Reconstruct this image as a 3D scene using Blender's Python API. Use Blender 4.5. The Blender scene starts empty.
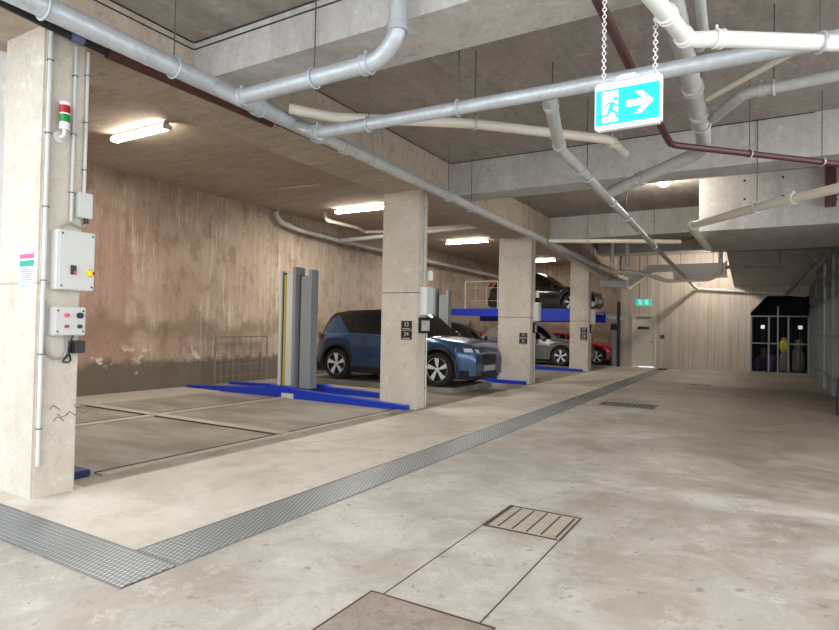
import bpy, bmesh, math, random
from mathutils import Vector, Matrix
random.seed(7)
C = bpy.context.scene.collection
PI = math.pi
# ------------------------------------------------------------------ helpers
def root_offset(p):
    v = Vector((0, 0, 0))
    while p is not None:
        v += p.location; p = p.parent
    return v
def obj(name, bm, mat, parent=None, smooth=False, angle=40):
    off = root_offset(parent)
    me = bpy.data.meshes.new(name)
    bmesh.ops.recalc_face_normals(bm, faces=bm.faces)
    bmesh.ops.translate(bm, verts=bm.verts, vec=-off)
    bm.to_mesh(me); bm.free()
    if smooth:
        for p in me.polygons: p.use_smooth = True
        me.set_sharp_from_angle(angle=math.radians(angle))
    mats = mat if isinstance(mat, (list, tuple)) else [mat]
    for m in mats: me.materials.append(m)
    o = bpy.data.objects.new(name, me); C.objects.link(o)
    if parent: o.parent = parent
    return o
def tag(o, label=None, cat=None, group=None, kind=None):
    if label: o['label'] = label
    if cat: o['category'] = cat
    if group: o['group'] = group
    if kind: o['kind'] = kind
    return o
def thing(name, label, cat, loc=(0, 0, 0), group=None):
    o = bpy.data.objects.new(name, None); C.objects.link(o); o.location = loc; o.empty_display_size = .1
    return tag(o, label, cat, group)
def struct(name, bm, mat, parent=None, **k):
    o = obj(name, bm, mat, parent, **k)
    if not parent: o['kind'] = 'structure'
    return o
def dup(root, loc, label=None):
    r = root.copy(); C.objects.link(r); r.location = loc
    if label: r['label'] = label
    for ch in list(root.children):
        c = ch.copy(); C.objects.link(c); c.parent = r
        for g in ch.children:
            d = g.copy(); C.objects.link(d); d.parent = c
    return r
def box(bm, x0, x1, y0, y1, z0, z1, mi=0, bevel=0):
    vs = [bm.verts.new(p) for p in ((x0,y0,z0),(x1,y0,z0),(x1,y1,z0),(x0,y1,z0),(x0,y0,z1),(x1,y0,z1),(x1,y1,z1),(x0,y1,z1))]
    fs = [bm.faces.new([vs[i] for i in f]) for f in ((0,3,2,1),(4,5,6,7),(0,1,5,4),(1,2,6,5),(2,3,7,6),(3,0,4,7))]
    for f in fs: f.material_index = mi
    if bevel:
        es = list({e for f in fs for e in f.edges})
        bmesh.ops.bevel(bm, geom=es, offset=bevel, segments=2, affect='EDGES')
    return bm
def B(*a, **k): return box(bmesh.new(), *a, **k)
def prism(bm, poly, axis, a0, a1, mi=0):
    """poly: 2D points; axis: extrusion axis. x:(y,z) y:(x,z) z:(x,y)"""
    def P(p, a):
        return {'x': (a, p[0], p[1]), 'y': (p[0], a, p[1]), 'z': (p[0], p[1], a)}[axis]
    A = [bm.verts.new(P(p, a0)) for p in poly]; D = [bm.verts.new(P(p, a1)) for p in poly]
    n = len(poly)
    fs = [bm.faces.new(A), bm.faces.new(D[::-1])]
    for i in range(n): fs.append(bm.faces.new((A[i], D[i], D[(i+1) % n], A[(i+1) % n])))
    for f in fs: f.material_index = mi
    return bm
def frame_of(d):
    d = d.normalized(); up = Vector((0, 0, 1)) if abs(d.z) < .95 else Vector((1, 0, 0))
    a = d.cross(up).normalized(); return a, a.cross(d).normalized()
def bendpath(pts, bend):
    pts = [Vector(p) for p in pts]
    if len(pts) < 3 or bend <= 0: return pts
    out = [pts[0]]
    for i in range(1, len(pts)-1):
        p, a, b = pts[i], pts[i-1], pts[i+1]
        da, db = (a-p), (b-p); k = min(bend, da.length*.45, db.length*.45)
        s, e = p+da.normalized()*k, p+db.normalized()*k
        for t in (0, .25, .5, .75, 1):
            out.append(s*(1-t)**2 + p*2*t*(1-t) + e*t*t)
    out.append(pts[-1]); return out
def tube(bm, pts, r, seg=14, bend=0.0, mi=0, caps=True):
    P = bendpath(pts, bend); rings = []; n = len(P)
    pa = None
    for i, p in enumerate(P):
        d = (P[min(i+1, n-1)] - P[max(i-1, 0)]).normalized()
        if pa is None: a, b = frame_of(d)
        else:
            a = (pa - d*pa.dot(d)).normalized(); b = a.cross(d)
        pa = a
        rr = r[i] if isinstance(r, (list, tuple)) else r
        rings.append([bm.verts.new(p + a*rr*math.cos(2*PI*k/seg) + b*rr*math.sin(2*PI*k/seg)) for k in range(seg)])
    for i in range(n-1):
        for k in range(seg):
            f = bm.faces.new((rings[i][k], rings[i][(k+1) % seg], rings[i+1][(k+1) % seg], rings[i+1][k])); f.material_index = mi
    if caps:
        for R in (rings[0], rings[-1][::-1]):
            f = bm.faces.new(R); f.material_index = mi
    return bm
def T(pts, r, **k): return tube(bmesh.new(), pts, r, **k)
def lathe(bm, prof, c, axis, seg=32, mi=0):
    """prof: list of (radius, offset along axis)"""
    ax = Vector(axis).normalized(); a, b = frame_of(ax); c = Vector(c); rings = []
    for r, h in prof:
        rings.append([bm.verts.new(c + ax*h + a*r*math.cos(2*PI*k/seg) + b*r*math.sin(2*PI*k/seg)) for k in range(seg)])
    for i in range(len(prof)-1):
        for k in range(seg):
            f = bm.faces.new((rings[i][k], rings[i][(k+1) % seg], rings[i+1][(k+1) % seg], rings[i+1][k])); f.material_index = mi
    return bm
def torus(bm, c, axis, R, r, seg=24, rs=8, mi=0):
    prof = [(R + r*math.cos(2*PI*k/rs), r*math.sin(2*PI*k/rs)) for k in range(rs+1)]
    return lathe(bm, prof, c, axis, seg, mi)
def text_bm(s, size, origin, xdir, zdir, depth=.002, align='CENTER'):
    cu = bpy.data.curves.new('lettering', 'FONT'); cu.body = s; cu.size = size; cu.extrude = depth
    cu.align_x = align; cu.align_y = 'CENTER'
    o = bpy.data.objects.new('lettering', cu); C.objects.link(o)
    dg = bpy.context.evaluated_depsgraph_get(); dg.update()
    me = bpy.data.meshes.new_from_object(o.evaluated_get(dg))
    bm = bmesh.new(); bm.from_mesh(me)
    bpy.data.objects.remove(o); bpy.data.curves.remove(cu); bpy.data.meshes.remove(me)
    X = Vector(xdir); Z = Vector(zdir); N = X.cross(Z)
    M = Matrix((X, Z, N)).transposed().to_4x4(); M.translation = Vector(origin)
    bm.transform(M); return bm
def merge(dst, src):
    me = bpy.data.meshes.new('tmp'); src.to_mesh(me); src.free(); dst.from_mesh(me); bpy.data.meshes.remove(me); return dst

# ------------------------------------------------------------------ materials
def srgb(c):
    f = lambda v: (v/255/12.92) if v/255 <= .04045 else ((v/255+.055)/1.055)**2.4
    return (f(c[0]), f(c[1]), f(c[2]), 1)
def simple(name, c, rough=.5, metal=0, emit=0, spec=.5, coat=0, ecol=None):
    m = bpy.data.materials.new(name); m.use_nodes = True; b = m.node_tree.nodes['Principled BSDF']
    b.inputs['Base Color'].default_value = srgb(c); b.inputs['Roughness'].default_value = rough
    b.inputs['Metallic'].default_value = metal; b.inputs['Specular IOR Level'].default_value = spec
    b.inputs['Coat Weight'].default_value = coat
    if emit:
        b.inputs['Emission Color'].default_value = srgb(ecol or c); b.inputs['Emission Strength'].default_value = emit
    return m
class NT:
    def __init__(s, name, rough=.7, spec=.3):
        s.m = bpy.data.materials.new(name); s.m.use_nodes = True; s.t = s.m.node_tree; s.b = s.t.nodes['Principled BSDF']
        s.b.inputs['Roughness'].default_value = rough; s.b.inputs['Specular IOR Level'].default_value = spec
        s.tc = s.t.nodes.new('ShaderNodeNewGeometry').outputs['Position']
    def n(s, typ, **k):
        q = s.t.nodes.new(typ)
        for a, v in k.items(): setattr(q, a, v)
        return q
    def l(s, a, b): s.t.links.new(a, b)
    def noise(s, sc, stretch=(1, 1, 1), detail=5, rough=.6, lo=.35, hi=.65, dist=0):
        mp = s.n('ShaderNodeMapping'); mp.inputs['Scale'].default_value = stretch; s.l(s.tc, mp.inputs['Vector'])
        q = s.n('ShaderNodeTexNoise'); q.inputs['Scale'].default_value = sc; q.inputs['Detail'].default_value = detail
        q.inputs['Roughness'].default_value = rough; q.inputs['Distortion'].default_value = dist; s.l(mp.outputs[0], q.inputs['Vector'])
        r = s.n('ShaderNodeMapRange'); r.inputs[1].default_value = lo; r.inputs[2].default_value = hi; s.l(q.outputs['Fac'], r.inputs[0])
        return r.outputs[0]
    def sep(s):
        q = s.n('ShaderNodeSeparateXYZ'); s.l(s.tc, q.inputs[0]); return q.outputs
    def rng(s, a, lo, hi, t0=0, t1=1):
        r = s.n('ShaderNodeMapRange'); r.inputs[1].default_value = lo; r.inputs[2].default_value = hi
        r.inputs[3].default_value = t0; r.inputs[4].default_value = t1; s.l(a, r.inputs[0]); return r.outputs[0]
    def math(s, op, a, b=None):
        q = s.n('ShaderNodeMath', operation=op)
        for i, v in enumerate((a, b)):
            if v is None: continue
            if isinstance(v, (int, float)): q.inputs[i].default_value = v
            else: s.l(v, q.inputs[i])
        return q.outputs[0]
    def mix(s, f, a, b, blend='MIX', k=1.0):
        q = s.n('ShaderNodeMix', data_type='RGBA', blend_type=blend)
        if isinstance(f, (int, float)): q.inputs[0].default_value = f
        else:
            if k != 1: f = s.math('MULTIPLY', f, k)
            s.l(f, q.inputs[0])
        for i, v in ((6, a), (7, b)):
            if isinstance(v, tuple): q.inputs[i].default_value = srgb(v)
            else: s.l(v, q.inputs[i])
        return q.outputs[2]
    def bump(s, h, dist=.01, strength=.5):
        q = s.n('ShaderNodeBump'); q.inputs['Distance'].default_value = dist; q.inputs['Strength'].default_value = strength
        s.l(h, q.inputs['Height']); s.l(q.outputs[0], s.b.inputs['Normal'])
    def out(s, c): s.l(c, s.b.inputs['Base Color']); return s.m

def concrete(name, base, dark, light, streak=(1, 1, 1), big=.5, k=.6, rough=.8, fine=18, streakk=.5, ssc=2.0):
    q = NT(name, rough)
    a = q.noise(big, detail=4); f = q.noise(fine, detail=4, lo=.3, hi=.7); st = q.noise(ssc, streak, detail=6, rough=.7)
    c = q.mix(a, base, dark, k=k); c = q.mix(st, c, light, k=streakk)
    c = q.mix(q.noise(ssc*1.7, streak, detail=6, lo=.52, hi=.72, dist=.4), c, dark, k=streakk)
    c = q.mix(f, c, dark, k=.26); c = q.mix(q.noise(8, detail=8, rough=.75, lo=.54, hi=.66), c, dark, k=.45); c = q.mix(q.noise(5.5, detail=7, rough=.7, lo=.56, hi=.66), c, light, k=.45)
    q.bump(f, .004, .5)
    return q.out(c)
M = {}
M['pillar'] = concrete('pillar_concrete', (205,196,182), (166,155,141), (222,216,206), (1,1,.5), .9, .45, streakk=.35, fine=30)
M['beam'] = concrete('beam_concrete', (192,189,184), (146,140,134), (214,211,206), (1.2,1.2,.25), .5, .5, streakk=.45)
M['ceiling'] = concrete('slab_soffit', (160,152,144), (118,109,101), (184,177,170), (1.6,.35,1), .35, .5, streakk=.45, ssc=2.5)
M['bay_ceiling'] = concrete('bay_soffit', (184,170,154), (140,124,108), (202,190,174), (.35,2.2,1), .4, .55, streakk=.5, ssc=3)
# back wall
q = NT('stained_retaining_wall', .85)
st = q.noise(5, (1, 2.2, .10), detail=8, rough=.75, lo=.38, hi=.66)
st2 = q.noise(7, (1, 2.6, .07), detail=6, rough=.7, lo=.54, hi=.64, dist=.5)
cl = q.noise(.45, detail=5, lo=.4, hi=.62)
Xs, Ys, Zs = q.sep()
far = q.rng(Ys, 7.5, 13)
c = q.mix(cl, (190,170,150), (166,142,124))
c = q.mix(far, c, (182,168,152), k=.75)
c = q.mix(st, c, (140,114,96), k=.4)
c = q.mix(q.math('MULTIPLY', st2, q.noise(.7, detail=3, lo=.45, hi=.6)), c, (226,214,200), k=.8)
c = q.mix(q.noise(3.0, (1, 1, .6), detail=9, rough=.75, lo=.5, hi=.62), c, (112,88,72), k=.45)
red = q.rng(q.math('ADD', Ys, q.math('MULTIPLY', q.noise(1.2, detail=4, lo=.3, hi=.7), .5)), 7.15, 6.95)
c = q.mix(q.math('MULTIPLY', red, q.rng(Zs, 3.6, 3.0)), c, (150,112,100), k=.6)
bd = q.math('ADD', Zs, q.math('MULTIPLY', q.noise(4.5, detail=7, rough=.7, lo=.3, hi=.7), .22))
c = q.mix(q.rng(bd, .74, .62), c, (92,84,74), k=.85)
bd2 = q.math('ADD', Zs, q.math('MULTIPLY', q.noise(1.6, detail=6, lo=.3, hi=.7), .5))
c = q.mix(q.math('MULTIPLY', q.rng(bd2, 1.15, 1.35), q.rng(bd2, 1.75, 1.5)), c, (112,94,74), k=.5)
c = q.mix(q.math('MULTIPLY', q.noise(3.5, (1, 1, 1.3), detail=6, lo=.6, hi=.64), q.math('MULTIPLY', q.rng(Zs, .3, .4), q.rng(Zs, .95, .7))), c, (206,198,186), k=.8)
c = q.mix(q.noise(14, detail=6, rough=.75, lo=.55, hi=.7), c, (110,90,76), k=.35)
q.bump(st, .01, .4); M['backwall'] = q.out(c)
# end wall: vertical boards
q = NT('board_formed_wall', .85)
st = q.noise(6, (2.4, 1, .04), detail=6, rough=.7, lo=.38, hi=.66)
c = q.mix(st, (194,185,174), (164,153,142))
c = q.mix(q.noise(.7, detail=4), c, (166,150,134), k=.4); q.bump(st, .01, .4); M['endwall'] = q.out(c)
# floors
q = NT('driveway_concrete', .5, .35)
a = q.noise(.45, detail=6, rough=.65, lo=.4, hi=.62, dist=.6); b = q.noise(1.7, detail=8, rough=.7, lo=.44, hi=.62, dist=.8); f = q.noise(30, detail=3, lo=.3, hi=.7)
c = q.mix(a, (196,191,183), (158,149,139), k=.85)
c = q.mix(b, c, (138,126,114), k=.6)
c = q.mix(q.noise(4.5, detail=9, rough=.75, lo=.53, hi=.63), c, (214,208,200), k=.5)
c = q.mix(q.noise(9, detail=6, rough=.7, lo=.58, hi=.66), c, (100,90,80), k=.6)
c = q.mix(f, c, (142,132,122), k=.2)
Xs, Ys, Zs = q.sep()
traf = q.math('MULTIPLY', q.rng(Xs, -1.6, -.2), q.rng(q.math('ADD', Ys, q.math('MULTIPLY', a, 2.5)), 5.5, 9))
c = q.mix(traf, c, (118,104,90), k=.7)
rr = q.rng(b, 0, 1, .62, .40); q.l(rr, q.b.inputs['Roughness']); q.bump(f, .003, .4); M['floor'] = q.out(c)
q = NT('apron_concrete', .6, .3)
a = q.noise(.8, detail=6, rough=.65, lo=.4, hi=.62, dist=.6); f = q.noise(30, detail=3, lo=.3, hi=.7)
c = q.mix(a, (212,205,193), (184,172,156), k=.8); c = q.mix(q.noise(3, detail=8, rough=.7, lo=.52, hi=.64), c, (166,154,138), k=.45); c = q.mix(f, c, (160,150,138), k=.2)
q.bump(f, .003, .4); M['apron'] = q.out(c)
q = NT('bay_deck_concrete', .6, .3)
a = q.noise(.8, (1, 2.5, 1), detail=6, rough=.65, lo=.4, hi=.62); f = q.noise(35, detail=3, lo=.3, hi=.7)
c = q.mix(a, (154,147,136), (124,116,104)); c = q.mix(f, c, (104,96,84), k=.3); q.bump(f, .003, .4); M['bayfloor'] = q.out(c)
M['strip'] = concrete('pale_joint_concrete', (172,164,150), (146,136,122), (184,176,162), streakk=.3)
def chequer(name, c1, c2):
    q = NT(name, .42, .5); q.b.inputs['Metallic'].default_value = .55
    w = []
    for ang in (45, -45):
        mp = q.n('ShaderNodeMapping'); mp.inputs['Rotation'].default_value = (0, 0, math.radians(ang)); mp.inputs['Scale'].default_value = (44, 20, 1)
        q.l(q.tc, mp.inputs['Vector']); v = q.n('ShaderNodeTexVoronoi'); v.feature = 'F1'; v.inputs['Scale'].default_value = 1; v.inputs['Randomness'].default_value = .0
        q.l(mp.outputs[0], v.inputs['Vector']); w.append(q.rng(v.outputs['Distance'], .2, .38, 1, 0))
    h = q.math('MAXIMUM', w[0], w[1])
    c = q.mix(h, c1, c2); c = q.mix(q.noise(1.2, detail=5), c, (108,110,108), k=.35)
    q.bump(h, .004, .8); return q.out(c)
M['chequer'] = chequer('chequer_plate_steel', (122,127,129), (196,201,203))
M['drainedge'] = simple('brown_drain_edge', (112,98,88), .8)
M['rust'] = concrete('rusty_cast_iron', (152,137,126), (104,88,79), (176,162,150), (1,1,1), 3, .5, streakk=.5, ssc=9, fine=60)
M['galv'] = concrete('galvanised_pipe', (196,202,206), (160,166,170), (214,220,224), (1,1,1), 2, .35, rough=.4, streakk=.3, ssc=6)
M['galv'].node_tree.nodes['Principled BSDF'].inputs['Metallic'].default_value = .35
M['greypipe'] = concrete('grey_drain_pipe', (184,184,180), (150,148,143), (204,203,198), (1,1,1), 2, .35, rough=.45, streakk=.25, ssc=5)
M['cream'] = simple('cream_plastic_pipe', (206,198,184), .4)
M['white'] = simple('white_plastic', (228,226,222), .35)
M['dirtysteel'] = concrete('grey_steel_bracket', (120,120,116), (84,82,78), (150,150,146), (1,1,1), 4, .5, rough=.5)
M['brown'] = simple('brown_painted_steel', (74,40,36), .45)
M['darkrod'] = simple('dark_rod', (88,84,80), .5)
M['black'] = simple('black_plastic', (22,22,24), .4)
M['rubber'] = simple('tyre_rubber', (26,26,27), .8)
M['navy'] = simple('dirty_navy_steel', (16,26,84), .5)
M['blue'] = simple('blue_painted_steel', (6,50,176), .35, coat=.3)
M['lightgrey'] = simple('light_grey_enclosure', (198,198,194), .45)
M['postwhite'] = simple('pale_grey_lift_post', (206,208,204), .4)
M['postgrey'] = simple('mid_grey_lift_post', (140,146,148), .4)
M['postdark'] = simple('dark_lift_chain_slot', (46,46,44), .6)
M['yellow'] = simple('olive_yellow_strip', (176,168,84), .5)
M['red'] = simple('red_lens', (170,22,40), .25); M['green'] = simple('green_lens', (14,130,60), .25)
M['pinkled'] = simple('red_button', (230,60,100), .3); M['yellowb'] = simple('yellow_button', (236,206,30), .4)
M['pinkband'] = simple('pink_band', (232,84,136), .5); M['tealband'] = simple('teal_band', (20,156,124), .5)
M['paper'] = simple('notice_paper', (206,220,230), .6); M['print'] = simple('faded_print', (118,124,132), .7)
M['tube'] = simple('lit_tube', (255,250,240), .3, emit=30, ecol=(255,246,232))
M['tubehot'] = simple('lit_round_lamp', (255,248,232), .3, emit=14, ecol=(255,240,214))
M['signgreen'] = simple('exit_sign_green', (0,176,160), .4, emit=.55, ecol=(0,232,208))
M['signwhite'] = simple('exit_sign_white', (240,244,242), .4, emit=.45, ecol=(246,255,250))
M['signcase'] = simple('exit_sign_case', (226,230,232), .4)
M['door'] = simple('pale_door_paint', (204,198,184), .5)
M['glass'] = simple('dark_car_glass', (14,17,20), .06, spec=.8)
M['alloy'] = simple('silver_alloy', (222,224,226), .3, metal=0)
M['chrome'] = simple('chrome', (220,222,224), .15, metal=1)
M['lamp'] = simple('headlamp_glass', (210,216,222), .12, metal=.3)
M['tail'] = simple('tail_lamp_red', (150,14,22), .15, coat=.5)
M['fence'] = simple('grey_fence_steel', (104,106,103), .5, metal=.1)
M['cage'] = simple('pale_cage_steel', (126,130,128), .45, metal=.3)
M['wire'] = simple('weathered_wire', (128,116,104), .6)
M['redbody'] = simple('red_object', (178,20,40), .4); M['purple'] = simple('purple_cloth', (84,48,110), .8); M['yellowc'] = simple('yellow_cloth', (206,190,50), .8)
M['greycloth'] = simple('grey_cloth', (110,106,110), .8); M['card'] = simple('cardboard', (150,124,94), .8)
M['joint'] = simple('dark_joint', (70,60,52), .9); M['cable'] = simple('grey_cable', (150,150,148), .5)
M['plate'] = simple('number_plate', (150,152,150), .4); M['platedark'] = simple('black_bay_plate', (24,22,22), .4); M['platetext'] = simple('bay_plate_text', (196,192,186), .5)
M['bluecap'] = simple('blue_grey_cap', (92,100,150), .2, coat=.6)
M['paintblue'] = simple('denim_blue_paint', (38,72,108), .28, metal=.4, coat=1)
M['maroon'] = simple('maroon_paint', (110,22,36), .28, metal=.3, coat=1)
M['silverp'] = simple('silver_grey_paint', (128,130,128), .28, metal=.5, coat=1)
M['blackp'] = simple('black_paint', (16,17,20), .2, coat=1)
M['redp'] = simple('red_paint', (176,20,34), .28, coat=1)

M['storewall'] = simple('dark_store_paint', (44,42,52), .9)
# ------------------------------------------------------------------ setting
XB = -10.4; XR = 4.2; YE = 22.9; ZS = 4.17; YF = -2.0
struct('floor', B(-2.76, 6.5, YF-5, YE+3.5, -.3, 0), M['floor'])
struct('floor', B(-12, -2.76, YF-5, 1.78, -.3, 0), M['floor'])
struct('floor', B(-12, -4.70, 2.12, 2.70, -.3, 0), M['apron'])
struct('floor', B(-4.70, -3.15, 2.12, YE, -.3, 0), M['apron'])
struct('floor', B(XB, -4.70, 2.70, 25.5, -.3, -.012), M['bayfloor'])
struct('floor', B(-12, -2.76, 1.78, 2.12, -.3, -.02), M['joint'])
struct('floor', B(-3.15, -2.76, 2.12, YE, -.3, -.02), M['joint'])
bm = bmesh.new(); box(bm, -4.72, -4.69, 2.7, 19.4, -.02, .006)
struct('trim_1', bm, M['strip'])
struct('wall_back', B(XB-.3, XB, -1.5, 25.5, -.3, 4.4), M['backwall'])
struct('wall_near', B(XB, -5.55, 2.42, 2.62, -.1, ZS), M['beam'])  # added wall, keeps entrance daylight out of the first bay
struct('wall_far_bay', B(XB, -4.3, 25.2, 25.5, -.3, 4.4), M['backwall'])
struct('wall_bay_side', B(-4.55, -4.3, YE, 25.2, -.1, 4.4), M['endwall'])
bm = B(-4.3, -4.13, YE, YE+.25, -.1, 4.3); box(bm, -3.27, -.24, YE, YE+.25, -.1, 4.3); box(bm, -4.13, -3.27, YE, YE+.25, 1.96, 4.3)
box(bm, -.24, 1.5, YE, YE+.25, 2.62, 4.3); box(bm, 1.5, XR, YE, YE+.25, -.1, 4.3)
prism(bm, [(-.24, 2.05), (.25, 2.62), (-.24, 2.62)], 'y', YE, YE+.25)
struct('wall_end', bm, M['endwall'])
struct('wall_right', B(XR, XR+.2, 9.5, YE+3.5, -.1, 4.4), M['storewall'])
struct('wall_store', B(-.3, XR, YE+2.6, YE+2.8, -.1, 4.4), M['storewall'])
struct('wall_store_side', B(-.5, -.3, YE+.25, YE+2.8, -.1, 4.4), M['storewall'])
struct('ceiling', B(-4.6, 6.5, YF, 3.55, 3.98, 4.4), M['ceiling'])
struct('ceiling', B(-4.6, 6.5, 3.55, YE+3.5, ZS, 4.4), M['ceiling'])
struct('ceiling', B(XB-.3, -5.5, 1.2, 25.5, ZS, 4.4), M['bay_ceiling'])
struct('pillar_beam', B(-5.5, -4.6, 1.6, 25.3, 3.6, 4.3), M['bay_ceiling'])
for y0, y1, n in ((3.55, 4.15, 'cross_beam'), (8.8, 9.32, 'cross_beam'), (14.3, 14.95, 'cross_beam'), (19.5, 20.1, 'cross_beam')):
    struct(n, B(-4.6, 6.5 if y0 < 10 else XR, y0, y1, 3.6 if y0 < 19 else 3.85, 4.25), M['beam'])
bm = B(-.96, XR, 11.76, 14.9, 3.2, 4.2); bx = struct('dropped_beam', bm, M['beam'])
bm = bmesh.new()
for x, z in ((-.23, 4.06), (.35, 4.06), (-.23, 3.73), (.35, 3.73), (1.1, 3.6)):
    lathe(bm, [(.001, -.004), (.022, -.004), (.022, .01)], (x, 11.76, z), (0, 1, 0), 10)
struct('tie_hole', bm, M['joint'], bx)
bm = prism(bmesh.new(), [(17.2, 3.5), (YE, 2.95), (YE, 4.2), (17.2, 4.2)], 'x', -.75, XR)
struct('stair_soffit_slab', bm, M['beam'])
# pillars
PY = [(2.29, 2.61), (8.14, 8.42), (13.54, 13.86), (19.11, 19.43)]
pillars = []
for i, (a, b) in enumerate(PY):
    x1 = (-4.68, -4.81, -4.8, -4.8)[i]
    bm = B(x1-(.60, .73, .86, .62)[i], x1, a, b, -.1, 3.62, bevel=.015)
    p = struct('concrete_pillar', bm, M['pillar'], smooth=True); pillars.append(p)
    s = bmesh.new()
    for z in ((1.62,) if i != 1 else (1.9,)):
        box(s, x1-(.60, .73, .86, .62)[i]-.001, x1+.001, a-.0015, b+.001, z, z+.012)
    struct('pour_joint', s, M['strip'] if i == 0 else M['joint'], p)
# bay floor joints (pale strips)
bm = bmesh.new()
for (a, b) in PY:
    pass
box(bm, XB, -5.0, 5.27, 5.43, -.012, .004); box(bm, -7.62, -7.46, 2.72, 7.93, -.012, .003); box(bm, -5.05, -4.95, 3.0, 7.93, -.012, .002)
box(bm, -10.35, -9.2, 2.72, 7.93, -.012, .001)
struct('floor_strip', bm, M['strip'])
bm = bmesh.new()
for x in (-7.64, -5.07): box(bm, x-.012, x, 3.0, 7.93, -.012, .0045)
box(bm, XB, -5.0, 5.255, 5.27, -.012, .0045)
struct('floor_line', bm, M['joint'])
# door
d = thing('door_1', 'pale grey fire exit door with black nameplate in the end wall', 'door', (-3.7, YE, 0)); d['kind'] = 'structure'
bm = B(-4.13, -4.06, YE-.03, YE+.1, 0, 1.97); box(bm, -3.34, -3.27, YE-.03, YE+.1, 0, 1.97); box(bm, -4.06, -3.34, YE-.03, YE+.1, 1.90, 1.97)
obj('door_frame', bm, M['door'], d)
obj('door_leaf', B(-4.06, -3.34, YE+.02, YE+.07, .01, 1.90), M['door'], d)
obj('nameplate', B(-3.92, -3.52, YE+.008, YE+.02, 1.40, 1.50), M['platedark'], d)
obj('closer', B(-3.95, -3.45, YE-.02, YE+.02, 1.80, 1.85), M['dirtysteel'], d)
bm = bmesh.new(); tube(bm, [(-3.40, YE+.02, .95), (-3.40, YE-.04, .95), (-3.5, YE-.04, .95)], .012)
obj('door_handle', bm, M['black'], d)
tag(obj('wall_switch', B(-3.12, -2.98, YE-.05, YE, 1.10, 1.20, bevel=.01), M['black']), 'small black call box on the wall beside the exit door', 'switch')

# ------------------------------------------------------------------ floor fittings
def chq(name, label, x0, x1, y0, y1):
    t = thing(name, label, 'drain cover', ((x0+x1)/2, (y0+y1)/2, -.02))
    obj('tread_plate', B(x0+.012, x1-.012, y0+.006, y1-.006, -.02, .004, bevel=.003), M['chequer'], t)
    bm = bmesh.new()
    if x1-x0 > y1-y0 or name == 'x':
        box(bm, x0, x1, y0, y0+.01, -.02, .006); box(bm, x0, x1, y1-.01, y1, -.02, .006)
    else:
        box(bm, x0, x0+.01, y0, y1, -.02, .006); box(bm, x1-.012, x1, y0, y1, -.02, .006)
    obj('edge_angle', bm, M['dirtysteel'], t)
    return t
chq('trench_cover', 'short chequer plate trench cover turning towards the big white pillar', -6.5, -2.76, 1.78, 2.12)
chq('trench_cover', 'long straight chequer plate trench cover running down the driveway', -3.15, -2.76, 2.12, 21.6)
t = thing('floor_drain', 'square slotted floor drain with rusty bars at the end of two saw cuts', 'floor drain', (-1.35, 3.92, 0))
obj('drain_frame', B(-1.615, -1.085, 3.665, 4.175, 0, .003), M['strip'], t)
bm = bmesh.new()
for k in range(5):
    x = -1.56 + k*.1; box(bm, x+.035, x+.047, 3.70, 4.14, .001, .006)
box(bm, -1.62, -1.59, 3.66, 4.18, .001, .007); box(bm, -1.09, -1.08, 3.66, 4.18, .001, .006); box(bm, -1.6, -1.1, 3.66, 3.672, .001, .006); box(bm, -1.6, -1.1, 4.165, 4.18, .001, .006); pass
obj('slot', bm, M['joint'], t)
bm = B(-1.52, -1.13, 3.70, 4.14, .001, .0045)
obj('drain_grille', bm, M['strip'], t)
def cast(name, label, x0, x1, y0, y1, n):
    t = thing(name, label, 'floor drain', ((x0+x1)/2, (y0+y1)/2, 0))
    obj('drain_frame', B(x0, x1, y0, y1, 0, .004), M['dirtysteel'], t)
    bm = bmesh.new()
    for k in range(n):
        x = x0+.03+(x1-x0-.06)*(k+.5)/n; box(bm, x-.012, x+.012, y0+.03, y1-.03, .003, .006)
    obj('slot', bm, M['joint'], t)
cast('floor_drain', 'wide dark floor drain halfway along the long trench cover', -2.5, -1.55, 10.65, 11.25, 12)
cast('floor_drain', 'small dark floor drain far down in front of the end wall', -1.5, -1.02, 16.15, 16.45, 6)
bm = bmesh.new(); prism(bm, [(-1.68, 2.44), (-1.02, 2.43), (-1.02, 1.2), (-1.68, 1.2)], 'z', 0, .004)
pc = thing('pit_cover', 'reddish brown pit cover with a dark edge set in the driveway', 'pit cover', (-1.35, 1.8, 0))
obj('cover_plate', bm, M['rust'], pc)
bm = B(-1.69, -1.01, 2.441, 2.449, 0, .005); box(bm, -1.69, -1.681, 1.2, 2.44, 0, .005); box(bm, -1.019, -1.01, 1.2, 2.44, 0, .005)
obj('cover_rim', bm, M['joint'], pc)
bm = bmesh.new(); box(bm, -1.623, -1.617, 2.45, 3.68, -.01, .002); box(bm, -1.093, -1.086, 2.45, 3.66, -.01, .002)
struct('floor_cut_line', bm, M['joint'])
bm = bmesh.new()
prism(bm, [(-4.6, 4.9), (-4.58, 4.9), (-3.17, 6.9), (-3.19, 6.9)], 'z', -.01, .001); 
struct('floor_crack_line', bm, M['strip'])

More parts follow.
